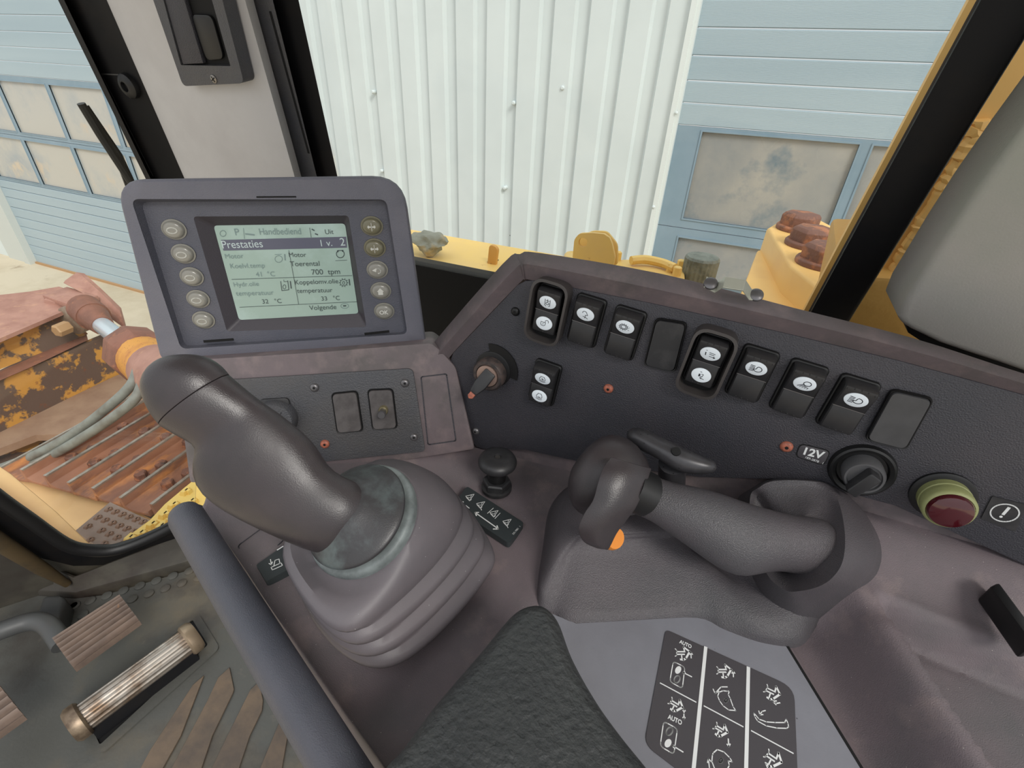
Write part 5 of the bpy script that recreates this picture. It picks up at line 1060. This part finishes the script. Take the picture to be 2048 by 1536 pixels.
# ---- armrest
ar = thing('armrest', 'black grained leatherette armrest pad in the foreground', 'armrest', loc=H(1050, 1400, -.31))
AT = [(745, 1560), (800, 1490), (870, 1398), (955, 1300), (1022, 1222), (1060, 1203), (1095, 1208), (1122, 1238), (1150, 1310), (1195, 1390), (1245, 1460), (1310, 1540), (1400, 1660), (1400, 2000), (1000, 2200), (500, 2000)]
A1 = spl([H(x, y, -.262) for x, y in AT], 6)
def insx(loop, d, dz):
    out = []; n = len(loop)
    for i in range(n):
        t = (loop[(i+1) % n]-loop[i-1]); q = V((-t.y, t.x, 0)); q = q.normalized() if q.length > 1e-9 else q
        out.append(loop[i]+q*d+V((0, 0, dz)))
    return out
sg = 1
tst = insx(A1, .01, 0); c_ = sum(A1, V())/len(A1)
if sum((p-c_).length for p in tst) > sum((p-c_).length for p in A1): sg = -1
mb = MB(); mb.loft([insx(A1, sg*.006, -.042), insx(A1, sg*.002, -.036), insx(A1, 0, -.022), insx(A1, sg*.0, -.010), insx(A1, sg*.0015, -.003), insx(A1, sg*.004, .0015), insx(A1, sg*.0075, .0045), insx(A1, sg*.0105, .006)], True, True)
obj('cushion', mb, M['leather'], ar, smooth=80)
mb = MB(); mb.loft([insx(A1, sg*.004, -.047), insx(A1, -sg*.0012, -.047), insx(A1, -sg*.0012, -.043), insx(A1, sg*.004, -.041)], True, True); obj('base_board', mb, mat('copper_edge_board', (176, 112, 80), .5), ar, smooth=40, label='thin copper-coloured edge strip')
# ---- side bar along the console edge
b0_, b1_ = H(374, 1036, -.300), H(693, 1560, -.300)
dd = (b1_-b0_).normalized(); upv = V((0, 0, 1)); sd = dd.cross(upv).normalized()
def barsec(p, k=1.0): return [p+sd*(math.cos(t*2*K/24)*.0125*k)+upv*(math.sin(t*2*K/24)*(.0125 if math.sin(t*2*K/24) > 0 else .034)*k) for t in range(24)]
mb = MB(); mb.loft([barsec(b0_-dd*.012, .25), barsec(b0_-dd*.0105, .6), barsec(b0_-dd*.006, .88), barsec(b0_, 1), barsec(b1_), barsec(b1_+dd*.15)]); obj('side_rail', mb, M['bar'], label='long rounded charcoal side rail along the left edge of the console', cat='rail', smooth=60)
# ---- black latch at the right edge
lt = thing('latch', 'small black latch at the right edge beside the storage tray', 'latch', loc=H(2020, 1200, -.30))
q = [H(*p) for p in ((1981, 1172, -.274), (1999, 1163, -.274), (2090, 1285, -.274), (2068, 1290, -.274))]
mb = MB(); mb.prism(q, (0.001, .002, -.018)); obj('latch_bar', mb, M['black'], lt, bevel=.002)
# ------------------------------------------------------------------ cab floor, pedals
FZ = -1.08
def fp(x, y, dz=0): return H(x, y, FZ+dz)
mb = MB(); mb.prism([fp(-300, 1230), fp(60, 1190), fp(150, 1197), fp(210, 1190), fp(420, 1128), fp(800, 1040), fp(1400, 1500), fp(900, 2600), fp(-600, 2000)], (0, 0, -.03)); fl_ = obj('floor_mat', mb, M['mat'], label='dirty black rubber cab floor mat under the pedals', cat='floor mat', smooth=0)
FK = Fr((0, 0, FZ), (1, 0, 0), (0, 1, 0))
mb = MB()
dots = []
for i in range(9):
    t = i/8; dots.append((148+(412-148)*t, 1212+(1133-1212)*t)); dots.append((136+(400-136)*t+30, 1234+(1150-1234)*t-4))
for x, y in dots+[(150, 1212), (134, 1232)]:
    a, b = FK.px(x, y); mb.lathe(FK, [(.0112, 0), (.0108, .003), (.008, .0042)], 18, a, b, cap0=False)
obj('mat_dots', mb, M['mat'], fl_, smooth=40)
ribs = [((408, 1350), (385, 1370), (300, 1500), (268, 1560), (312, 1560), (362, 1470)), ((459, 1334), (436, 1355), (415, 1400), (330, 1560), (395, 1560), (425, 1470), (466, 1385), (468, 1378)), ((518, 1362), (500, 1380), (450, 1480), (412, 1560), (470, 1560), (500, 1470), (524, 1420), (526, 1400)), ((582, 1430), (560, 1440), (510, 1560), (560, 1560))]
for i, r_ in enumerate(ribs):
    mb = MB(); mb.poly(FK, [FK.px(x, y, .004) for x, y in r_], 0, .004); obj('mat_rib', mb, M['matrib'], fl_, smooth=0, bevel=.001)
mb = MB(); po_ = [FK.px(*p, .003) for p in ((398, 1228), (440, 1296), (203, 1510), (145, 1430))]; pi_ = [FK.px(*p, .003) for p in ((385, 1240), (416, 1290), (200, 1490), (165, 1415))]
ring(mb, FK, po_, pi_, .012, .004, 0, .004, .0005); obj('pedal_opening_rim', mb, M['mat'], fl_, smooth=40)
mb = MB(); mb.poly(FK, rq(pi_, .004), .0004, .0008); obj('pedal_opening', mb, M['gap'], fl_, smooth=0)
bp_ = thing('brake_pedal', 'worn bright metal brake pedal with a ribbed roller in the floor opening', 'pedal', loc=fp(280, 1360))
ra, rb = H(165, 1437, FZ+.045), H(375, 1282, FZ+.045); rd = (rb-ra).normalized(); rw = rd.cross(V((0, 0, 1))).normalized()
n_ = 60
def rsec(p, r, fl2=1): return [p+rw*math.cos(t*2*K/n_)*r*(1+(.035 if t % 4 < 2 else -.035)*fl2)+V((0, 0, 1))*math.sin(t*2*K/n_)*r*(1+(.035 if t % 4 < 2 else -.035)*fl2) for t in range(n_)]
mb = MB(); mb.loft([rsec(ra, .026), rsec(rb, .026)]); obj('ribbed_roller', mb, mat('worn_steel_roller', (176, 168, 158), .34, metal=.75, col2=[((120, 98, 78), 16, (.45, .65))]), bp_, smooth=30)
for p, sgn in ((ra, -1), (rb, 1)):
    mb = MB(); mb.loft([rsec(p+rd*sgn*c_, r, 0) for c_, r in ((-.004, .030), (.0, .034), (.014, .034), (.020, .029))]); obj('end_cap', mb, mat('worn_brown_cap_%d' % sgn, (150, 132, 110), .4, metal=.5, col2=[((96, 80, 66), 20, (.45, .65))]), bp_)
mb = MB(); mb.prism([ra+V((0, 0, -.012))+rw*.016, rb+V((0, 0, -.012))+rw*.016, rb+V((0, 0, -.05))+rw*.03, ra+V((0, 0, -.05))+rw*.03], -rw*.03); obj('pedal_bracket', mb, M['frame'], bp_, smooth=0)
def ribpad(nm, label, c4, z, nrib, group=None, armp=None):
    P = [H(x, y, z) for x, y in c4]; t = thing(nm, label, 'pedal', loc=sum(P, V())/4-V((0, 0, .03)))
    u = P[1]-P[0]; v = P[3]-P[0]; pr = []
    m = nrib*8
    for k in range(m+1):
        f_ = k/m; pr.append((f_, .0075*math.cos(f_*nrib*2*K)-.003))
    n1 = u.cross(v).normalized(); n1 = n1 if n1.z > 0 else -n1
    top = lambda s_: [P[0].lerp(P[1], s_)+(P[3].lerp(P[2], s_)-P[0].lerp(P[1], s_))*f_+n1*(h-.006*(abs(f_-.5)*2)**6) for f_, h in pr]
    bot = lambda s_: [P[0].lerp(P[1], s_)+(P[3].lerp(P[2], s_)-P[0].lerp(P[1], s_))*f_-n1*.016 for f_ in (1, 0)]
    mb = MB(); mb.loft([top(s_)+bot(s_) for s_ in (0, .03, .97, 1)]); obj('pad', mb, M['pedal'], t, smooth=50)
    if armp:
        mb = MB(); mb.tube(spl([H(*a_) for a_ in armp], 6, False), .018, 16); obj('pedal_arm', mb, M['arm'], t)
    return t
ribpad('decelerator_pedal', 'brown ribbed rubber pedal on a grey curved arm, upper left pedal', [(103, 1275), (238, 1188), (278, 1240), (146, 1335)], -.97, 7, armp=[(-70, 1290, -.99), (0, 1262, -.98), (60, 1243, -.985), (95, 1250, -.99), (125, 1290, -1.0)])
ribpad('left_pedal', 'ribbed pedal cut off by the left edge of the picture', [(-120, 1440), (-10, 1360), (46, 1430), (-80, 1520)], -.97, 6)
mb = MB(); mb.prism([fp(85, 1190, .05), fp(120, 1187, .05), fp(132, 1195, .045), fp(115, 1250, .05), fp(68, 1240, .05)], (0, 0, -.06)); obj('mat_clamp', mb, M['arm'], label='grey corner clamp of the floor mat at the left behind the pedal', cat='clamp', bevel=.01, bseg=3)
# unseen roof piece, added and cut short to shape light on the console
mb = MB(); mb.prism([V((-.95, .50, .42)), V((-.95, -.10, .42)), V((1.0, -.10, .42)), V((1.0, .50, .42))], (0, 0, .05)); obj('added_ceiling', mb, mat('grey_added_roof', (150, 148, 145), .7), kind='structure', smooth=0)
# sill between the mat and the window
mb = MB(); mb.prism([H(-300, 1060, -1.02), H(60, 1110, -1.02), H(150, 1150, -1.02), H(380, 1060, -1.02), H(700, 950, -1.02), H(800, 1030, -1.06), H(420, 1110, -1.06), H(150, 1185, -1.06), H(60, 1180, -1.06), H(-300, 1200, -1.06)], (0, 0, -.08)); obj('baseboard_front', mb, M['sill'], kind='structure', smooth=30, bevel=.006)
